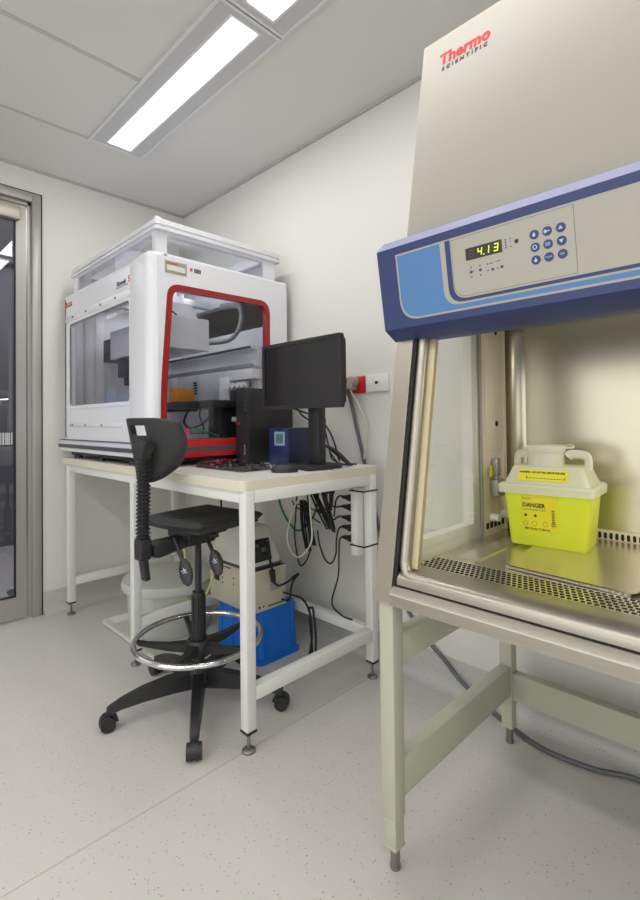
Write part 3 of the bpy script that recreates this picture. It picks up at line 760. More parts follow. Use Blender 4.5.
# hanging coiled cable bundles
bund = [((-1.768, 1.65, .76), (-1.753, 1.65, .642), (-1.733, 1.65, .534), 'leftmost'), ((-1.723, 1.62, .76), (-1.697, 1.62, .65), (-1.667, 1.62, .575), 'second from the left'),
        ((-1.74, 1.65, .86), (-1.645, 1.65, .725), (-1.59, 1.65, .66), 'third from the left'), ((-1.615, 1.62, .86), (-1.57, 1.62, .74), (-1.536, 1.62, .66), 'fourth from the left'), ((-1.525, 1.59, .88), (-1.525, 1.59, .83), (-1.527, 1.59, .775), 'short rightmost')]
for p0, p1, p2, nm in bund:
    t = thing('coiled_cable', 'folded black cable bundle under the tabletop, %s' % nm, 'cable', p1, group='tied cable bundles under the bench')
    m = MB()
    for j in range(5):
        dx, dy = random.uniform(-.010, .010), random.uniform(-.012, .012)
        m.tube([V(p0) + V((dx, dy, 0)), V(p1) + V((dx * 1.4, dy * 1.4, 0)), V(p2) + V((dx, dy, random.uniform(-.02, .0)))], .0045, 8)
    build('loops', m, 'cable', t)
    m = MB(); q = V(p1); dd = (V(p2) - V(p0)).normalized(); m.cyl(q - dd * .006, q + dd * .006, .021, seg=14); build('tie', m, 'black', t)
m = MB(); m.tube([(-2.02, 1.685, .86), (-1.995, 1.685, .748), (-1.964, 1.685, .679), (-1.902, 1.685, .616), (-1.849, 1.685, .593), (-1.782, 1.685, .628), (-1.724, 1.685, .694), (-1.701, 1.685, .769), (-1.69, 1.685, .86)], .0055)
single('green_cable', m, 'greencable', 'green cable hanging in a loop under the bench', 'cable', loc=(-1.85, 1.685, .6))
m = MB(); m.tube([(-1.65, 1.585, .89), (-1.68, 1.585, .82), (-1.758, 1.585, .74), (-1.815, 1.585, .60), (-1.795, 1.585, .525), (-1.738, 1.585, .50), (-1.675, 1.585, .545), (-1.640, 1.585, .61), (-1.65, 1.585, .73), (-1.66, 1.585, .89)], .004)
single('white_cable', m, 'whitecable', 'pale cable hanging in a large loop under the bench', 'cable', loc=(-1.73, 1.585, .6))
m = MB(); m.tube([(-1.75, 1.60, .88), (-1.773, 1.605, .70), (-1.782, 1.605, .59), (-1.752, 1.605, .462), (-1.706, 1.605, .481), (-1.671, 1.605, .56), (-1.675, 1.605, .70), (-1.70, 1.60, .88)], .004)
m.tube([(-1.80, 1.605, .76), (-1.76, 1.605, .73), (-1.66, 1.60, .70), (-1.60, 1.60, .68)], .003)
m.tube([(-1.79, 1.605, .74), (-1.72, 1.605, .75), (-1.62, 1.60, .73), (-1.54, 1.60, .72)], .003)
m.tube([(-1.78, 1.605, .83), (-1.72, 1.605, .80), (-1.62, 1.60, .84), (-1.56, 1.60, .88)], .003)
single('tangled_cables', m, 'cable', 'thin black cables looping and tangled below the tabletop', 'cable', loc=(-1.72, 1.605, .6))
m = MB(); m.tube([(-2.20, 1.45, .905), (-2.185, 1.45, .80), (-2.165, 1.45, .66), (-2.13, 1.50, .62)], .005)
single('thin_black_cord', m, 'cable', 'single black cord dropping from the bench onto the off-white housing', 'cord', loc=(-2.18, 1.45, .7))
m = MB(); m.tube([(-1.745, 1.68, .010), (-1.74, 1.66, .20), (-1.735, 1.655, .238), (-1.722, 1.655, .245), (-1.71, 1.655, .235), (-1.68, 1.64, .12), (-1.655, 1.61, .010)], .0055)
single('doubled_cord', m, 'cable', 'narrow hairpin loop of black cord standing on the floor behind the side rail', 'cord', loc=(-1.71, 1.66, 0))

# ------------------------------------------------------------------ instruments, crate
t = thing('blue_crate', 'bright blue plastic crate upside down on the floor under the bench', 'crate', (-2.03, 1.55, 0))
cx0, cx1, cy0, cy1, ch = -2.225, -1.832, 1.424, 1.690, .250
m = MB()
def rr3(x0, x1, y0, y1, r, z): return [(x, y, z) for x, y in rrect(x0, x1, y0, y1, r)]
ti = .028
m.loft([rr3(cx0 + .012, cx1 - .012, cy0 + .012, cy1 - .012, .02, .020), rr3(cx0 + ti, cx1 - ti, cy0 + ti * .6, cy1 - ti * .6, .02, ch)])
for x in (cx0 + .06, cx0 + .16, cx1 - .16, cx1 - .06):
    m.prism([(x - .006, cy0 + .006, .02), (x + .006, cy0 + .006, .02), (x + .006, cy0 + .016, ch - .01), (x - .006, cy0 + .016, ch - .01)], (0, .02, 0))
for y in (cy0 + .05, cy1 - .05):
    m.prism([(cx1 - .006, y - .006, .02), (cx1 - .006, y + .006, .02), (cx1 - .026, y + .006, ch - .01), (cx1 - .026, y - .006, ch - .01)], (-.02, 0, 0))
build('crate_body', m, 'blue', t)
m = MB(); m.loft([rr3(cx0, cx1, cy0, cy1, .03, .0), rr3(cx0, cx1, cy0, cy1, .03, .018), rr3(cx0 + .012, cx1 - .012, cy0 + .012, cy1 - .012, .02, .024)]); build('rim', m, 'blue', t)

t = thing('beige_pump_unit', 'beige metal instrument box standing on the blue crate', 'device', (-2.02, 1.52, ch))
bx0, bx1, by0, by1, bz0, bz1 = -2.20, -1.845, 1.392, 1.60, ch, .445
m = MB(); m.box(bx0, bx1, by0, by1, bz0, bz1, .004); m.box(bx0 + .0, bx1 + .004, by0 - .004, by1, bz1 - .012, bz1, .002); build('case', m, 'beige', t)
m = MB(); m.box(bx0 + .045, bx0 + .085, by0 - .005, by0 + .002, .385, .41, .002); m.box(bx0 + .045, bx0 + .085, by0 - .005, by0 + .002, .352, .377, .002); build('outlet', m, 'blackp', t)
m = MB()
for x, z in ((.02, .41), (.02, .37), (.115, .375), (.115, .35), (.21, .39), (.21, .36), (.02, .43), (.115, .405)): m.cyl((bx0 + x, by0 - .003, z), (bx0 + x, by0, z), .0035, seg=8)
m.box(bx0 + .01, bx0 + .19, by0 - .0055, by0 - .001, .432, .437)
build('screw', m, 'ink', t)
m = MB(); m.m(0).box(bx1 - .001, bx1 + .0012, 1.50, 1.565, .335, .37); m.m(1).box(bx1 - .001, bx1 + .0012, 1.485, 1.59, .265, .270)
m.m(2).prism([(bx1 + .0002, 1.395, .268), (bx1 + .0002, 1.412, .268), (bx1 + .0002, 1.4035, .283)], (.001, 0, 0)); m.m(1).box(bx1, bx1 + .001, 1.43, 1.44, .268, .278); m.m(1).box(bx1, bx1 + .001, 1.455, 1.463, .268, .276)
build('rating_label', m, ['graycard', 'ink', 'orange'], t)

t = thing('off_white_housing', 'off-white tapered instrument housing stacked on the beige box', 'device', (-2.02, 1.5, .445))
m = MB(); z0, z1 = .455, .640
m.loft([rr3(-2.185, -1.865, 1.392, 1.585, .012, z0), rr3(-2.18, -1.868, 1.396, 1.58, .012, z0 + .03), rr3(-2.155, -1.905, 1.412, 1.545, .015, z1 - .01), rr3(-2.145, -1.915, 1.42, 1.535, .015, z1)])
build('housing', m, 'offwhite', t)
m = MB(); m.box(-2.18, -1.868, 1.396, 1.58, .445, .456); m.box(-2.187, -1.862, 1.389, 1.588, .456, .460); build('base_plate', m, 'stripe', t)
m = MB(); m.box(-2.10, -2.03, 1.43, 1.52, z1 - .002, z1 + .006, .002); build('lid', m, 'tap', t)
th = math.atan2(.040, .14)
m = MB(); m.box(0, .105, 0, .105, -.004, .004, .002)
m.m(1).box(.012, .035, .07, .085, .003, .007); m.m(1).box(.05, .075, .04, .065, .003, .009, .002); m.m(1).cyl((.09, .09, .003), (.09, .09, .008), .006, seg=10); m.m(1).cyl((.085, .02, .003), (.085, .02, .008), .006, seg=10)
m.xf(frame_m((-1.862, 1.42, .48), (0, 1, 0), (-.235, 0, .97)))
so = build('socket_panel', m, ['blackp', 'stripe'], t)
m = MB(); m.tube([(-1.865, 1.49, .52), (-1.84, 1.49, .50), (-1.825, 1.495, .45), (-1.82, 1.50, .42)], .006); m.cyl((-1.823, 1.495, .44), (-1.82, 1.50, .385), .015, .012)
m.tube([(-1.82, 1.50, .385), (-1.81, 1.52, .365), (-1.785, 1.54, .375), (-1.75, 1.55, .40), (-1.715, 1.55, .425)], .005); m.cyl((-1.74, 1.55, .408), (-1.70, 1.55, .435), .009, .007)
single('inlet_lead', m, 'cable', 'black power lead plugged into the off-white housing', 'cord', loc=(-1.82, 1.5, .385))
m = MB(); m.tube([(-1.842, 1.58, .31), (-1.80, 1.60, .300), (-1.76, 1.62, .292), (-1.715, 1.62, .265), (-1.69, 1.62, .205), (-1.687, 1.62, .112), (-1.70, 1.61, .012)], .0055)
m.tube([(-1.842, 1.57, .28), (-1.80, 1.58, .285), (-1.77, 1.57, .36), (-1.735, 1.56, .405), (-1.71, 1.56, .43)], .005)
single('black_power_cord', m, 'cable', 'black cord arching from the beige box down to the floor', 'cord', loc=(-1.76, 1.6, 0))
m = MB(); m.tube([(-2.37, 1.34, .62), (-2.36, 1.34, .42), (-2.365, 1.34, .30), (-2.345, 1.34, .23), (-2.29, 1.34, .205), (-2.20, 1.34, .24), (-2.13, 1.345, .33), (-2.09, 1.35, .43), (-2.08, 1.36, .52)], .006)
single('yellowed_tube', m, 'tube', 'yellowed plastic tube hanging in a loop left of the beige box', 'tube', loc=(-2.22, 1.33, .28))

# ------------------------------------------------------------------ bin & tray
t = thing('floor_tray', 'flat white plastic tray on the floor under the bench holding the tub', 'tray', (-2.5, 1.35, 0))
m = MB()
m.loft([rr3(-2.83, -2.20, 1.12, 1.66, .03, 0.0), rr3(-2.86, -2.17, 1.09, 1.69, .04, .028), rr3(-2.86, -2.17, 1.09, 1.69, .04, .036), rr3(-2.845, -2.185, 1.105, 1.675, .035, .036), rr3(-2.82, -2.21, 1.13, 1.65, .03, .012)])
build('tray_body', m, 'traywhite', t)
t = thing('lidded_tub', 'squat milky white round tub with a wide lid standing on the tray', 'tub', (-2.57, 1.37, .012))
m = MB(); m.lathe([(0, 0), (.212, 0), (.222, .02), (.236, .235), (.236, .245), (0, .245)], (-2.57, 1.37, .012), seg=48); build('tub_body', m, 'tub', t)
m = MB(); m.lathe([(.238, 0), (.258, .002), (.262, .02), (.255, .048), (.20, .056), (0, .058)], (-2.57, 1.37, .245), seg=48); build('lid', m, 'tub', t)

# ------------------------------------------------------------------ drafting stool
t = thing('drafting_stool', 'tall black laboratory stool on five castors with chrome foot ring', 'chair', (-1.792, 1.078, 0), rz=math.radians(8), local=True)
rz = 8
angs = [math.radians(a - rz) for a in (-34, 37, 114, 182, 255)]
m = MB(); m.lathe([(0, .075), (.045, .075), (.05, .09), (.048, .135), (.034, .15), (.034, .165), (0, .165)], seg=28)
build('base_hub', m, 'blackp', t)
for a in angs:
    ca, sa = math.cos(a), math.sin(a)
    def P(r, s, z): return (r * ca - s * sa, r * sa + s * ca, z)
    m = MB(); secs = []
    for r, w, zb, zt in ((.03, .027, .075, .138), (.12, .025, .078, .138), (.22, .022, .077, .125), (.30, .018, .070, .103), (.335, .016, .062, .088), (.35, .012, .06, .08)):
        secs.append([P(r, s * w, zb) if q == 0 else P(r, s * w * .75, zt) for s, q in ((-1, 0), (1, 0), (1, 1), (.4, 1), (-.4, 1), (-1, 1))])
    m.loft(secs)
    lg = build('base_leg', m, 'blackp', t, angle=50)
    m = MB()
    R0 = .335
    for s in (-1, 1):
        c0, c1 = V(P(R0 + .012, s * .006, .029)), V(P(R0 + .012, s * .026, .029)); m.cyl(c0, c1, .029, .027, seg=22)
    m.cyl(P(R0, 0, .05), P(R0, 0, .075), .008)
    hood = [P(R0 + .008 + .034 * math.cos(q), -.012, .029 + .034 * math.sin(q)) for q in [math.radians(x) for x in range(-10, 200, 21)]]
    ax = V(P(0, .024, 0)) 
    m.prism(hood, ax)
    build('castor', m, 'blackp', lg)
m = MB(); m.cyl((0, 0, .10), (0, 0, .245), .022, seg=24); m.cyl((0, 0, .285), (0, 0, .455), .027, .024, seg=24); m.cyl((0, 0, .455), (0, 0, .72), .0135, seg=20); m.cyl((0, 0, .245), (0, 0, .29), .029)
for k in range(8):
    q = k * math.pi / 4; m.box(.0255 * math.cos(q) - .0025, .0255 * math.cos(q) + .0025, .0255 * math.sin(q) - .0025, .0255 * math.sin(q) + .0025, .29, .44)
build('gas_column', m, 'blackp', t)
RZ = .268
m = MB(); m.torus((0, 0, RZ), .252, .0115, 72, 12); build('foot_ring', m, 'chrome', t)
m = MB(); m.lathe([(0, .20), (.048, .20), (.054, .21), (.054, .25), (.045, .262), (0, .262)], seg=10)
for i in range(5):
    a = math.radians(18 + 72 * i - rz); ca, sa = math.cos(a), math.sin(a)
    secs = []
    for r, w, zb, zt in ((.03, .020, .212, .252), (.12, .014, .225, .252), (.20, .010, .244, .262), (.240, .010, .256, .272)):
        secs.append([(r * ca - s * w * sa, r * sa + s * w * ca, z) for s, z in ((-1, zb), (1, zb), (1, zt), (-1, zt))])
    m.loft(secs)
build('ring_spider', m, 'blackp', t)
# seat: soft rounded pad with shallow dimples
SY, SZ = .045, .765
m = MB(); nx = 28; g = []
def seat_pt(u, v):
    # superellipse mapping of the unit square
    a_, b_ = u, v
    x = a_ * math.sqrt(max(0, 1 - b_ * b_ * .12)); y = b_ * math.sqrt(max(0, 1 - a_ * a_ * .12))
    return x * .189 - .016, y * .186
top = []; bot = []
for i in range(nx + 1):
    rt, rb = [], []
    for j in range(nx + 1):
        u, v = -1 + 2 * i / nx, -1 + 2 * j / nx
        x, y = seat_pt(u, v); e_ = 1 - max(abs(u), abs(v))
        z = SZ - .018 * math.exp(-e_ * 14) - .010 * math.exp(-((x / .09) ** 2 + ((y + .03) / .09) ** 2)) + .006 * abs(u) ** 2
        du = (x * 22) % 1 - .5; dv = (y * 22) % 1 - .5
        if e_ > .25: z -= .003 * (1 if (du * du + dv * dv) < .09 else 0)
        rt.append(m.bm.verts.new((x, y + SY, z)))
        k = 1 - .10 * math.exp(-e_ * 20)
        rb.append(m.bm.verts.new((x * k, y * k + SY, SZ - .046 + .012 * math.exp(-e_ * 12))))
    top.append(rt); bot.append(rb)
for i in range(nx):
    for j in range(nx):
        m.bm.faces.new((top[i][j], top[i + 1][j], top[i + 1][j + 1], top[i][j + 1]))
        m.bm.faces.new((bot[i][j], bot[i][j + 1], bot[i + 1][j + 1], bot[i + 1][j]))
for k in range(nx):
    m.bm.faces.new((top[k][0], bot[k][0], bot[k + 1][0], top[k + 1][0])); m.bm.faces.new((top[k + 1][nx], bot[k + 1][nx], bot[k][nx], top[k][nx]))
    m.bm.faces.new((top[0][k + 1], bot[0][k + 1], bot[0][k], top[0][k])); m.bm.faces.new((top[nx][k], bot[nx][k], bot[nx][k + 1], top[nx][k + 1]))
build('seat', m, 'blackm', t, angle=60)
# mechanism
m = MB(); m.box(-.07, .07, -.10, .10, .690, .718, .008); m.box(-.045, .045, -.08, .06, .655, .695, .01)
m.prism([(-.03, y, z) for y, z in ((-.06, .70), (-.06, .655), (-.20, .640), (-.225, .645), (-.225, .690), (-.20, .70))], (.06, 0, 0), bev=.006)
m.box(-.12, -.07, .0, .03, .70, .715); m.box(.07, .15, -.05, -.02, .70, .715)
build('seat_mechanism', m, 'blackp', t)
# J-bar + bellows stem
BY = -.255
m = MB(); m.box(-.025, .025, BY - .024, BY + .022, .642, .722, .008); m.prism([(-.017, y, z) for y, z in ((BY - .012, .65), (BY + .012, .65), (BY + .022, .565), (BY + .002, .562))], (.034, 0, 0), bev=.004)
build('stem_bracket', m, 'blackp', t)
m = MB(); pr_ = []
zz = .72
while zz < 1.035: pr_ += [(.0195, zz), (.0265, zz + .005), (.0265, zz + .007), (.0195, zz + .0125)]; zz += .0145
m.lathe([(0, .72)] + pr_ + [(0, zz)], (0, BY, 0), seg=20); m.xf(Matrix.Translation((0, BY, .72)) @ Matrix.Rotation(math.radians(-1), 4, 'X') @ Matrix.Translation((0, -BY, -.72)))
build('bellows_stem', m, 'blackp', t, angle=25)
m = MB(); m.box(-.030, .030, BY - .022, BY + .022, 1.015, 1.080, .012); m.cyl((-.034, BY, 1.055), (.040, BY, 1.055), .022)
build('tilt_joint', m, 'blackp', t)
# backrest
m = MB(); nu, nv = 40, 26; zb0, zb1 = .917, 1.168
def back_pt(u, v, d=0):
    w = .172 * (1 - .46 * (1 - v) ** 3.0) * (1 - .10 * v ** 3)
    # rounded bottom and top corners
    zlo = zb0 + .055 * abs(u) ** 3; zhi = zb1 - .022 * abs(u) ** 5
    z = zlo + (zhi - zlo) * v
    x = u * w
    y = BY + .030 + .080 * (abs(u) ** 2) + .012 * math.sin(v * math.pi) - .03 * v
    return x - .064, y + d, z
grid = {}
for side, dlt in ((0, -.0), (1, .028)):
    for i in range(nu + 1):
        for j in range(nv + 1):
            u, v = -1 + 2 * i / nu, j / nv
            e_ = min(1 - abs(u), v, 1 - v)
            tt = dlt if e_ > .001 else .014 if False else dlt
            inset = 1 - .025 * (1 if e_ < .001 else 0)
            grid[side, i, j] = m.bm.verts.new(back_pt(u, v, tt))
def ishole(i, j): return 14 <= i < 26 and 19 <= j < 23
for i in range(nu):
    for j in range(nv):
        if ishole(i, j): continue
        for s in (0, 1):
            q = [grid[s, i, j], grid[s, i + 1, j], grid[s, i + 1, j + 1], grid[s, i, j + 1]]
            m.bm.faces.new(q if s == 0 else q[::-1])
# close the rims (outer and hole)
be = [e for e in m.bm.edges if len(e.link_faces) == 1]
inv = {v: k for k, v in grid.items()}
for e in be:
    k0, k1 = inv[e.verts[0]], inv[e.verts[1]]
    if k0[0] == 0:
        m.bm.faces.new((e.verts[0], e.verts[1], grid[(1,) + k1[1:]], grid[(1,) + k0[1:]]))
bmesh.ops.recalc_face_normals(m.bm, faces=m.bm.faces)
bk = build('backrest', m, 'blackm', t, angle=50)
md = bk.modifiers.new('bev', 'BEVEL'); md.width = .006; md.segments = 3; md.limit_method = 'ANGLE'; md.angle_limit = math.radians(50)
# paddles
for (a0, a1) in (((.025, -.135, .70), (.098, -.150, .625)), ((.08, -.03, .705), (.146, -.045, .643))):
    A, B = V(a0), V(a1); d_ = (B - A).normalized()
    m = MB(); m.cyl(A, B, .0085, .0075, seg=12)
    side = V((1, .35, 0)).normalized(); upv = d_.cross(side).normalized(); side = upv.cross(d_).normalized()
    secs = []
    for s, w, h in ((-.005, .012, .008), (.012, .024, .011), (.034, .028, .012), (.055, .023, .010), (.070, .010, .006)):
        c = B + d_ * s + V((0, 0, -s * .35)); secs.append([c + side * w * math.cos(q) + upv * h * math.sin(q) for q in [2 * math.pi * k / 12 for k in range(12)]])
    m.loft(secs)
    lv = build('lever', m, 'blackp', t, angle=50)
    c = B + d_ * .030 + V((0, 0, -.010)); fn = upv if upv.y < 0 else -upv
    m = MB(); f = c + fn * .0125
    m.m(0)
    for (u0, w0, u1, w1) in ((-.012, 0, .010, .004), (-.004, -.010, .0, .009), (.004, -.008, .011, .008)):
        p0 = f + side * w0 + d_ * u0; p1 = f + side * w1 + d_ * u1; m.cyl(p0, p1, .0016, seg=6)
    build('lever_symbol', m, 'icon', lv)

# ------------------------------------------------------------------ biosafety cabinet
SL = .1736  # front slope: dy per dz
def hy(z): return .992 + (z - .695) * SL
t = thing('biosafety_cabinet', 'large beige and stainless safety cabinet with navy control band, on the grey-green stand', 'cabinet', (-.15, 1.4, .69))
CX0, CX1, BYK = -.80, .56, 1.80
hs = []
m = MB()
m.prism([(CX0, y, z) for y, z in ((hy(1.50), 1.50), (hy(2.27), 2.27), (BYK, 2.27), (BYK, 1.50))], (CX1 - CX0, 0, 0), bev=.003)
build('hood', m, 'hood', t)
# side walls: lower
slope_u = V((0, SL, 1)).normalized()
def sprism(x0, x1, z0, z1, d0, d1):
    """strip lying on the sloped front plane, d = depth behind the plane"""
    return [(x0, hy(z0) + d0, z0), (x0, hy(z1) + d0, z1), (x0, hy(z1) + d1, z1), (x0, hy(z0) + d1, z0)], (x1 - x0, 0, 0)
for xa, xb in ((CX0, -.748), (CX1 - .052, CX1)):
    m = MB(); m.prism(*sprism(xa, xb, .692, 1.505, 0, .02)); build('front_post', m, 'stainless', t)
m = MB(); m.prism(*sprism(-.748, -.738, .735, 1.505, .004, .03)); m.prism(*sprism(CX1 - .062, CX1 - .052, .735, 1.505, .004, .03))
m.box(-.748, CX1 - .05, 1.005, 1.03, .7335, .740); build('sash_gap', m, 'black', t)
# side wall with glazed opening
for sx, nm in ((CX0, 'L'), (CX1 - .04, 'R')):
    m = MB()
    of = [(hy(.70) + .02, .70), (1.505, .70), (1.505, 1.505), (hy(1.505) + .02, 1.505)]
    inn = [(hy(.83) + .062, .815), (1.458, .815), (1.458, 1.44), (hy(1.44) + .06, 1.44)]
    m.ring([(sx, y, z) for y, z in of], [(sx, y, z) for y, z in inn], (.036, 0, 0))
    build('side_frame', m, 'edgecream', t)
    gx = -.760 if nm == 'L' else CX1 - .045
    m = MB(); m.prism([(gx, y, z) for y, z in ((hy(.77) + .03, .768), (1.503, .768), (1.503, 1.50), (hy(1.5) + .03, 1.50))], (.004, 0, 0)); build('side_glass', m, 'cabglass', t)
m = MB(); m.box(-.757, -.753, 1.496, 1.506, .768, 1.50); build('glass_edge', m, 'tap', t)
# rear side panel with holes, corner column
m = MB(); m.box(CX0, -.755, 1.506, BYK, .70, 1.50); m.box(-.755, -.752, 1.525, 1.655, 1.04, 1.495, .001)
m.box(-.757, -.748, 1.664, 1.672, .768, 1.50)
pl = [(-.755, 1.80), (-.755, 1.672), (-.742, 1.672)] + [(-.70 + .042 * math.cos(a) , 1.70 - .0 + .0) for a in ()] + qr(-.700, 1.672, .042, 180, 180, 1)[:1] + qr(-.69, 1.678, .052, 180, 90, 8) + [(-.69, 1.80)]
build('column_panel', m, 'creampanel', t)
m = MB(); m.cyl((-.7525, 1.608, 1.445), (-.7505, 1.608, 1.445), .010, seg=16); m.cyl((-.7525, 1.606, 1.133), (-.7505, 1.606, 1.133), .010, seg=16)
for k in range(5): m.box(-.7555, -.7535, 1.525 + k * .028, 1.543 + k * .028, .787, .806)
build('panel_hole', m, 'hole', t)
m = MB(); arc = qr(-.69, 1.672, .06, 180, 90, 10)
m.prism([(x, y, .765) for x, y in [(-.752, 1.672)] + arc + [(-.685, 1.745), (-.752, 1.745)]], (0, 0, .735)); build('corner_cove', m, 'stainless_v', t, angle=60)
m = MB(); m.box(-.69, CX1 - .04, 1.70, BYK, .70, 1.50)
m.box(-.69, CX1 - .04, 1.690, 1.701, .70, .775)
build('rear_wall', m, 'stainless_v', t)
m = MB(); m.box(CX1 - .045, CX1 - .0401, 1.506, 1.70, .765, 1.50); build('inner_side', m, 'stainless_v', t)
m = MB()
for k in range(76):
    x = -.655 + k * .0155; m.prism([(a_, 1.6885, z) for a_, z in rrect(x, x + .0085, .777, .797, .004, 3)], (0, .0135, 0))
m2 = MB(); m2.box(-.69, CX1 - .04, 1.689, 1.701, .775, .803, .001); build('rear_slot_strip', m2, 'creampanel', t)
build('rear_slot', m, 'hole', t)
# chamber ceiling with lamp cover
m = MB(); m.box(-.755, CX1 - .04, hy(1.5) + .02, 1.70, 1.485, 1.502); m.box(-.70, CX1 - .08, 1.60, 1.68, 1.462, 1.486, .006); build('chamber_ceiling', m, 'plastic2', t)
# floor pan
m = MB(); m.box(CX0, CX1, hy(.69) + .022, BYK, .690, .735); m.box(-.756, CX1 - .045, 1.10, 1.70, .735, .752)
build('drain_pan', m, 'stainless', t)
m = MB(); m.prism([(-.747, y, z) for y, z in ((.985, .690), (.985, .716), (.988, .720), (1.002, .7335), (1.02, .7335), (1.02, .690))], (CX1 - .053 + .747, 0, 0)); build('front_ledge', m, 'stainless', t, angle=12)
m = MB()
pr2 = [(1.003, .739), (1.003, .750), (1.006, .758), (1.012, .765), (1.022, .7695), (1.04, .7715), (1.075, .7705), (1.095, .768), (1.1045, .7655), (1.1045, .739)]
m.prism([(-.735, y, z) for y, z in pr2], (1.24, 0, 0)); build('armrest_lip', m, 'stainless', t, angle=60)
# left inner frame curving up from the lip
m = MB()
m.tube([(-.58, 1.036, .750), (-.64, 1.024, .7565), (-.695, 1.020, .759), (-.715, 1.021, .764), (-.7265, hy(.785) + .020, .785), (-.728, hy(.82) + .020, .82), (-.728, hy(1.1) + .020, 1.1), (-.728, hy(1.5) + .020, 1.5)], .0135, 14)
build('corner_tube', m, 'stainless', t, angle=60)
m = MB(); m.prism([(-.724, hy(.775) + .030, .775), (-.700, hy(.775) + .036, .775), (-.700, hy(1.5) + .036, 1.5), (-.724, hy(1.5) + .030, 1.5)], (0, .014, 0))
build('sash_guide', m, 'gold', t, angle=60)
# front grille with rows of slots
m = MB(); m.m(0).box(-.752, CX1 - .045, 1.1046, 1.205, .752, .7655)
for r in range(6):
    y = 1.109 + r * .0158
    for k in range(95):
        x = -.742 + k * .0132 + (.0066 if r % 2 else 0)
        m.m(1).prism([(x + a_, y + b_, .7655) for a_, b_ in rrect(0, .0090, 0, .0100, .0030, 2)], (0, 0, .0006))
build('front_grille', m, ['worktop', 'hole'], t)
m = MB(); m.box(-.755, CX1 - .045, 1.205, 1.70, .752, .7645); 
build('work_surface', m, 'worktop', t)
m = MB()
m.prism([(x, y, .772) for x, y in rpoly([(-.56, 1.232), (-.275, 1.205), (-.255, 1.25), (-.255, 1.69), (-.60, 1.69)], [.012, .012, .005, 0, 0])], (0, 0, .0025))
m.prism([(-.70, y, z) for y, z in ((1.24, .7645), (1.26, .769), (1.68, .769), (1.68, .7645))], (.06, 0, 0))
m.prism([(-.56, 1.232, .7665), (-.275, 1.205, .7665), (-.275, 1.205, .7745), (-.56, 1.232, .7745)], (0, .003, 0))
m.box(-.24, .50, 1.24, 1.69, .772, .7745); m.box(-.24, .50, 1.237, 1.24, .7645, .7745)
build('work_tray', m, 'worktop', t)
# gas taps
m = MB(); m.box(-.753, -.735, 1.566, 1.598, .958, 1.018, .004); m.box(-.753, -.728, 1.556, 1.618, .890, .948, .006); m.cyl((-.745, 1.582, .94), (-.745, 1.582, .965), .008); build('gas_valve', m, 'tap', t)
m = MB(); m.box(-.748, -.742, 1.536, 1.556, .958, .978, .002); m.box(-.746, -.743, 1.541, 1.551, .978, .996, .001); build('valve_tag', m, 'yellowlbl', t)
for y in (1.562, 1.642):
    m = MB(); m.cyl((-.754, y, .823), (-.725, y, .823), .014, .012, seg=20); build('plug_knob', m, 'socket', t)
# control band
bm_ = MB()
prof = [(1.063, 1.39), (1.030, 1.595), (1.060, 1.624), (1.17, 1.640), (1.20, 1.52), (1.17, 1.365), (1.108, 1.365)]
BX0, BX1 = -.806, CX1 + .006
bm_.prism([(BX0, y, z) for y, z in prof], (BX1 - BX0, 0, 0))
band = build('control_band', bm_, 'band', t)
UP = V((0, -.1590, .9873)); XD = V((1, 0, 0)); TOPF = V((0, 1.030, 1.595))
def bo(u, v, w=0):   # u along X (world x), v distance down from the band's top edge, w out of the face
    return TOPF + XD * u - UP * v + V((0, -.9873, -.1590)) * w
def bfill(name, pts, w, material, parent, th=.0008):
    mm = MB(); mm.prism([bo(u, v, w) for u, v in pts], V((0, -.9873, -.1590)) * th); return build(name, mm, material, parent)
def offs(x0, x1, v0, v1, rbl):
    return rpoly([(x0, v0), (x1, v0), (x1, v1), (x0, v1)], [0, 0, 0, rbl], 8)
EX = BX1 - .03
m = MB(); m.prism([bo(BX0 + .002, .001, -.001), bo(BX1 - .002, .001, -.001), bo(BX1 - .002, .0, .001), bo(BX0 + .002, .0, .001)], (0, .030, .029)); build('top_lip', m, 'bandsheen', band)
bfill('sky_panel_edge', offs(-.748, EX, .020, .190, .055), 0, 'bandgrey', band)
bfill('sky_panel', offs(-.743, EX - .004, .0245, .185, .052), .0008, 'bandblue', band)
bfill('grey_divider', offs(-.618, EX - .004, .0235, .1745, .042), .0016, 'bandgrey', band)
bfill('blue_divider', offs(-.604, EX - .004, .0235, .170, .038), .0024, 'band', band)
bfill('grey_panel', offs(-.590, EX - .004, .0235, .163, .034), .0032, 'hood', band)
m = MB(); k_ = offs(-.588, -.318, .0255, .159, .032)
m.ring([bo(u, v, .0040) for u, v in k_], [bo(u, v, .0040) for u, v in offs(-.587, -.319, .0265, .158, .031)], V((0, -.9873, -.159)) * .0006)
kp = build('keypad_outline', m, 'vent', band)
keyp = bfill('keypad', offs(-.587, -.319, .0265, .158, .031), .0040, 'bandgrey', t, .0004)
dsp = bfill('display', [(-.552, .054), (-.466, .054), (-.466, .081), (-.552, .081)], .0044, 'dispbg', t)
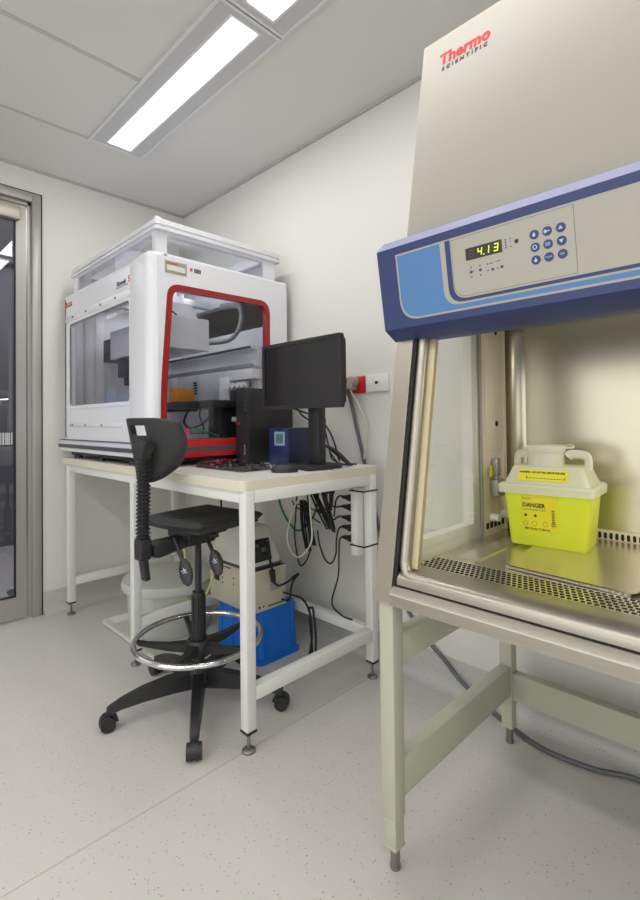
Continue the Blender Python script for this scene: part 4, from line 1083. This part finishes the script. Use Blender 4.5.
# seven-segment digits
SEG = {'4': 'bcfg', '1': 'bc', '3': 'abcdg', '8': 'abcdefg'}
def digit(mb, ch_, ux, vy, w=.011, h=.017, tk=.0024):
    sh = lambda u, v: (u + (vy - v) * -.0 + (-(v - vy)) * .15, v)
    def bar(u0, v0, u1, v1):
        q = [sh(u0, v0), sh(u1, v0), sh(u1, v1), sh(u0, v1)]
        mb.prism([bo(ux + a_, b_, .0053) for a_, b_ in q], V((0, -.9873, -.159)) * .0003)
    for s in ch_:
        if s == 'a': bar(.001, vy, w - .001, vy + tk)
        if s == 'd': bar(.001, vy + h - tk, w - .001, vy + h)
        if s == 'g': bar(.001, vy + h / 2 - tk / 2, w - .001, vy + h / 2 + tk / 2)
        if s == 'f': bar(0, vy + .0008, tk, vy + h / 2 - .0006)
        if s == 'e': bar(0, vy + h / 2 + .0006, tk, vy + h - .0008)
        if s == 'b': bar(w - tk, vy + .0008, w, vy + h / 2 - .0006)
        if s == 'c': bar(w - tk, vy + h / 2 + .0006, w, vy + h - .0008)
m = MB(); digit(m, SEG['4'], -.5215, .059); digit(m, SEG['1'], -.5045, .059); digit(m, SEG['3'], -.4835, .059)
m.prism([bo(a_, b_, .0053) for a_, b_ in ((-.5095, .0745), (-.5070, .0745), (-.5070, .077), (-.5095, .077))], V((0, -.9873, -.159)) * .0003)
build('lit_digits', m, 'led', dsp)
m = MB(); digit(m, SEG['8'], -.5435, .059); digit(m, 'ade', -.5215, .059) if False else None
build('unlit_digit', m, 'dispoff', dsp)
# buttons 3x3
ICON = ['drop', 'lock', 'up', 'ring', 'bars', 'down', 'drop', 'mode', 'ok']
k = 0
for vv in (.063, .089, .1148):
    for uu in (-.3965, -.3705, -.344):
        m = MB(); m.cyl(bo(uu, vv, .0042), bo(uu, vv, .0062), .0095, .009, seg=24)
        b_ = build('button', m, 'button', keyp)
        ic = ICON[k]; k += 1
        m = MB(); nn = V((0, -.9873, -.159)) * .0004
        if ic == 'up': m.prism([bo(uu - .0045, vv + .003, .0063), bo(uu + .0045, vv + .003, .0063), bo(uu, vv - .0045, .0063)], nn)
        elif ic == 'down': m.prism([bo(uu - .0045, vv - .003, .0063), bo(uu, vv + .0045, .0063), bo(uu + .0045, vv - .003, .0063)], nn)
        elif ic == 'drop': m.cyl(bo(uu, vv + .0015, .0063), bo(uu, vv + .0015, .0067), .0032, seg=12); m.prism([bo(uu - .0025, vv, .0063), bo(uu + .0025, vv, .0063), bo(uu, vv - .0055, .0063)], nn)
        elif ic == 'ring': m.ring([bo(uu + .0048 * math.cos(q), vv + .0048 * math.sin(q), .0063) for q in [q_ * math.pi / 8 for q_ in range(16)]], [bo(uu + .003 * math.cos(q), vv + .003 * math.sin(q), .0063) for q in [q_ * math.pi / 8 for q_ in range(16)]], nn)
        elif ic == 'lock': m.cyl(bo(uu - .003, vv, .0063), bo(uu - .003, vv, .0067), .0035, seg=12); m.prism([bo(uu, vv - .001, .0063), bo(uu + .006, vv - .001, .0063), bo(uu + .006, vv + .001, .0063), bo(uu, vv + .001, .0063)], nn)
        elif ic == 'bars':
            for q in range(3): m.prism([bo(uu - .005, vv - .003 + q * .0024, .0063), bo(uu + .005, vv - .003 + q * .0024, .0063), bo(uu + .005, vv - .002 + q * .0024, .0063), bo(uu - .005, vv - .002 + q * .0024, .0063)], nn)
        if ic in ('mode', 'ok'):
            m.bm.free(); text('button_symbol', 'MODE' if ic == 'mode' else 'OK', .0048 if ic == 'mode' else .0065, 'icon', bo(uu, vv + .0017, .0064), XD, UP, b_, align='CENTER', ext=.0001)
        else: build('button_symbol', m, 'icon', b_)
# indicator dots
m = MB()
for (u, v) in ((-.4575, .058), (-.4575, .0635), (-.4575, .069), (-.4575, .0745), (-.542, .098), (-.520, .098), (-.502, .099), (-.502, .113), (-.480, .113), (-.542, .119), (-.520, .119)):
    m.prism([bo(u + a_, v + c, .0044) for a_, c in ((-.0015, -.0015), (.0015, -.0015), (.0015, .0015), (-.0015, .0015))], V((0, -.9873, -.159)) * .0003)
m.prism([bo(-.434 + a_, .0665 + c, .0044) for a_, c in ((-.004, -.004), (.004, -.004), (.004, .004), (-.004, .004))], V((0, -.9873, -.159)) * .0003)
build('indicator', m, 'ink', keyp)
m = MB()
for (u, v) in ((-.542, .108), (-.520, .108), (-.491, .113), (-.470, .112)): m.cyl(bo(u, v, .0044), bo(u, v, .0047), .0034, seg=10)
for (u, v, w_) in ((-.447, .0575, .004), (-.447, .064, .003), (-.447, .0745, .006), (-.493, .099, .009), (-.478, .098, .012), (-.542, .108, .012)): m.prism([bo(u - w_ / 2, v - .0008, .0044), bo(u + w_ / 2, v - .0008, .0044), bo(u + w_ / 2, v + .0008, .0044), bo(u - w_ / 2, v + .0008, .0044)], V((0, -.9873, -.159)) * .0003)
build('panel_pictogram', m, 'button', keyp)
# lettering on the hood
HUP = V((0, SL, 1)).normalized()
def ho(x, z, w=.0006):
    n = V((0, -1, SL)).normalized(); return V((x, hy(z), z)) + n * w
text('lettering', 'Thermo', .050, 'redink', ho(-.737, 2.1735), XD, HUP, t, off=.0019, sx=.93)
text('lettering', 'SCIENTIFIC', .0165, 'ink', ho(-.728, 2.153), XD, HUP, t, space=1.75, sx=1.0, off=.0006)

# stand
t = thing('cabinet_stand', 'grey-green steel stand with box rails carrying the safety cabinet', 'stand', (-.15, 1.37, 0))
for x in (-.797, .517):
    for y in (1.008, 1.69):
        m = MB(); m.box(x, x + .044, y, y + .044, .135, .689, .003)
        m.box(x + .003, x + .041, y + .003, y + .041, .065, .135, .002); m.box(x + .001, x + .043, y + .001, y + .043, .060, .068, .001)
        lg = build('leg', m, 'stand', t)
        m = MB(); m.cyl((x + .022, y + .026, 0), (x + .022, y + .026, .06), .0125, seg=16); m.cyl((x + .022, y + .026, 0), (x + .022, y + .026, .01), .014, seg=16); build('foot', m, 'steel', lg)
    m = MB(); m.box(x + .002, x + .042, 1.052, 1.69, .180, .280, .003); build('side_rail', m, 'stand', t)
    m = MB(); m.box(x + .002, x + .042, 1.052, 1.69, .520, .598, .003); build('upper_rail', m, 'stand', t)
m = MB(); m.box(-.753, .517, 1.694, 1.73, .162, .257, .003); build('rear_rail', m, 'stand', t)
for q in ((1.694, 1.73, .60),):
    m = MB(); m.box(-.753, .517, q[0], q[1], q[2], .689, .003); build('top_rail', m, 'stand', t)

# ------------------------------------------------------------------ sharps container
t = thing('sharps_container', 'bright yellow sharps bin with milky lid inside the safety cabinet', 'container', (-.549, 1.536, .7745), rz=math.radians(5), local=True); t.scale = (1, 1, 1.085)
def rl(hx, hyy, r, z, dy=0): return [(x, y + dy, z) for x, y in rrect(-hx, hx, -hyy, hyy, r)]
m = MB(); m.loft([rl(.100, .066, .010, 0), rl(.104, .070, .014, .004), rl(.117, .084, .014, .150)])
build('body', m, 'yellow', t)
m = MB(); m.loft([rl(.118, .085, .014, .142), rl(.130, .097, .016, .143), rl(.132, .099, .018, .162), rl(.127, .094, .018, .168), rl(.117, .082, .016, .168), rl(.114, .078, .016, .175), rl(.098, .062, .016, .212), rl(.094, .058, .014, .215)])
m.lathe([(0, .20), (.050, .20), (.050, .250), (.046, .254), (0, .254)], (-.016, 0, 0), seg=32)
lid = build('lid', m, 'milk', t)
m = MB(); m.lathe([(0, 0), (.052, 0), (.055, .004), (.055, .016), (.050, .020), (0, .022)], (-.016, 0, .252), seg=32); m.tube([(.030, .02, .268), (.052, .015, .272), (.060, 0, .266), (.034, -.01, .264)], .003); build('cap', m, 'milk', lid)
for s in (-1, 1):
    m = MB(); pts = [(s * .100, 0, .205), (s * .098, 0, .238), (s * .085, 0, .246), (s * .055, 0, .247), (s * .046, 0, .240)]
    m.tube(pts, .009, 10, flat=1.6); build('carry_handle', m, 'milk', lid)
def face_y(z): return -(.070 + (z - .004) * (.014 / .146))
fu = V((0, -.0955, .9954)); fn = V((0, -.9954, -.0955))
def lb(x, z, w): return V((x, face_y(z), z)) + fn * w
m = MB(); m.prism([lb(-.065, .042, .0006), lb(.035, .042, .0006), lb(.035, .137, .0006), lb(-.065, .137, .0006)], fn * .0004)
lab = build('danger_label', m, 'yellowlbl', t)
text('lettering', 'DANGER', .0155, 'ink', lb(-.062, .107, .0012), XD, fu, lab, off=.0006, ext=.0001)
text('lettering', 'S22 STD', .0070, 'ink', lb(-.062, .127, .0012), XD, fu, lab, ext=.0001)
text('lettering', 'CONTAMINATED SHARPS', .0055, 'ink', lb(-.062, .098, .0012), XD, fu, lab, ext=.0001)
text('lettering', 'BBS Sharps Collector', .0082, 'ink', lb(-.058, .046, .0012), XD, fu, lab, off=.0002, ext=.0001)
m = MB()
for i, x in enumerate((-.055, -.030, .0, .022)):
    m.ring([lb(x + .007 * math.cos(q), .063 + .007 * math.sin(q), .001) for q in [q_ * math.pi / 6 for q_ in range(12)]], [lb(x + .0062 * math.cos(q), .063 + .0062 * math.sin(q), .001) for q in [q_ * math.pi / 6 for q_ in range(12)]], fn * .0003)
for x in (-.054, -.027): m.cyl(lb(x, .084, .001), lb(x, .084, .0014), .004, seg=10)
for q in range(9): m.prism([lb(.018, .060 + q * .005, .001), lb(.026, .060 + q * .005, .001), lb(.026, .0625 + q * .005, .001), lb(.018, .0625 + q * .005, .001)], fn * .0003)
build('hazard_pictogram', m, 'ink', lab)
# lid label
lz0, lz1 = .177, .206
def fl(x, z, w):
    y = -(.078 - (z - .175) * (.016 / .037)); n = V((0, -.918, .397)); return V((x, y, z)) + n * w
fu2 = V((0, .397, .918)); fn2 = V((0, -.918, .397))
m = MB(); m.prism([fl(-.075, lz0, .001), fl(.062, lz0, .001), fl(.062, lz1, .001), fl(-.075, lz1, .001)], fn2 * .0004)
lab = build('warning_label', m, 'yellowlbl', lid)
text('lettering', 'WARNING - DO NOT FILL ABOVE THE LINE', .0072, 'ink', fl(-.072, .197, .0016), XD, fu2, lab, off=.0004, ext=.0001, sx=.88)
m = MB(); 
for q in range(13): m.prism([fl(-.050 + q * .008, .183, .0015), fl(-.045 + q * .008, .183, .0015), fl(-.045 + q * .008, .1848, .0015), fl(-.050 + q * .008, .1848, .0015)], fn2 * .0002)
m.prism([fl(-.052, .183, .0015), fl(-.050, .183, .0015), fl(-.050, .190, .0015), fl(-.052, .190, .0015)], fn2 * .0002)
m.prism([fl(.052, .183, .0015), fl(.054, .183, .0015), fl(.054, .190, .0015), fl(.052, .190, .0015)], fn2 * .0002)
build('fill_line', m, 'ink', lab)

# ------------------------------------------------------------------ lights
def area(name, loc, sx, sy, power, col=(1, .97, .93), rot=(0, 0, 0)):
    l = bpy.data.lights.new(name, 'AREA'); l.shape = 'RECTANGLE'; l.size = sx; l.size_y = sy; l.energy = power; l.color = col
    o = bpy.data.objects.new(name, l); COL.objects.link(o); o.location = loc; o.rotation_euler = rot; return o
for x, y, e in ((-2.09, -.755, 8), (-.83, -.755, 8), (.42, -.755, 8), (1.42, -.755, 8), (-1.37, -1.955, 8), (.82, -1.955, 8), (-2.09, 1.13, 7), (-.83, 1.13, 4), (1.6, 1.13, 6)):
    area('ceiling_lamp_tube', (x, y, CH - .02), 1.1, .12, e, (1, .985, .965))
area('chamber_lamp', (.20, 1.50, 1.45), .55, .12, 5, (1, .94, .83))
area('back_wall_fill', (-.6, YB + .05, 1.3), 3.2, 2.0, 30, (.93, .97, 1), (math.radians(90), 0, 0))  # broad fill added at the back wall; no window is built there
area('side_wall_fill', (XR - .05, -.9, 1.3), 2.2, 2.0, 14, (.95, .98, 1), (math.radians(90), 0, math.radians(90)))  # second soft fill, added beside the near wall without any window
area('machine_inside_fill', (-2.65, 1.42, 1.90), .8, .3, 2.2, (1, 1, 1))  # added to brighten the machine's inside, not a fitted lamp
area('corridor_fill', (WX - 1.1, -.4, CH - .03), 1.9, 4.2, 85)  # unseen fill spread over the corridor, added to brighten the door glass
w = bpy.data.worlds.new('world'); w.use_nodes = True; w.node_tree.nodes['Background'].inputs[0].default_value = (.8, .85, .9, 1); w.node_tree.nodes['Background'].inputs[1].default_value = .05
SC.world = w

# ------------------------------------------------------------------ camera
f, yaw, p, r, sh = 489.96, .783438507, .0167849711, -.0114817727, -37.6
cy, sy = math.cos(yaw), math.sin(yaw)
fw = V((-sy * math.cos(p), cy * math.cos(p), math.sin(p))); rt = V((cy, sy, 0)); up = rt.cross(fw)
rt, up = rt * math.cos(r) + up * math.sin(r), -rt * math.sin(r) + up * math.cos(r)
cd = bpy.data.cameras.new('camera'); cam = bpy.data.objects.new('camera', cd); COL.objects.link(cam)
mt = Matrix.Identity(4)
for i in range(3): mt[i][0] = rt[i]; mt[i][1] = up[i]; mt[i][2] = -fw[i]
mt[0][3], mt[1][3], mt[2][3] = 0, 0, 1.15
cam.matrix_world = mt
cd.sensor_fit = 'HORIZONTAL'; cd.sensor_width = 36; cd.lens = f * 36 / 640; cd.shift_y = sh / 640; cd.clip_start = .05
SC.camera = cam
SC.view_settings.view_transform = 'Standard'
SC.view_settings.exposure = -.22
for o in bpy.data.objects:
    if '_loc' in o.keys(): del o['_loc']
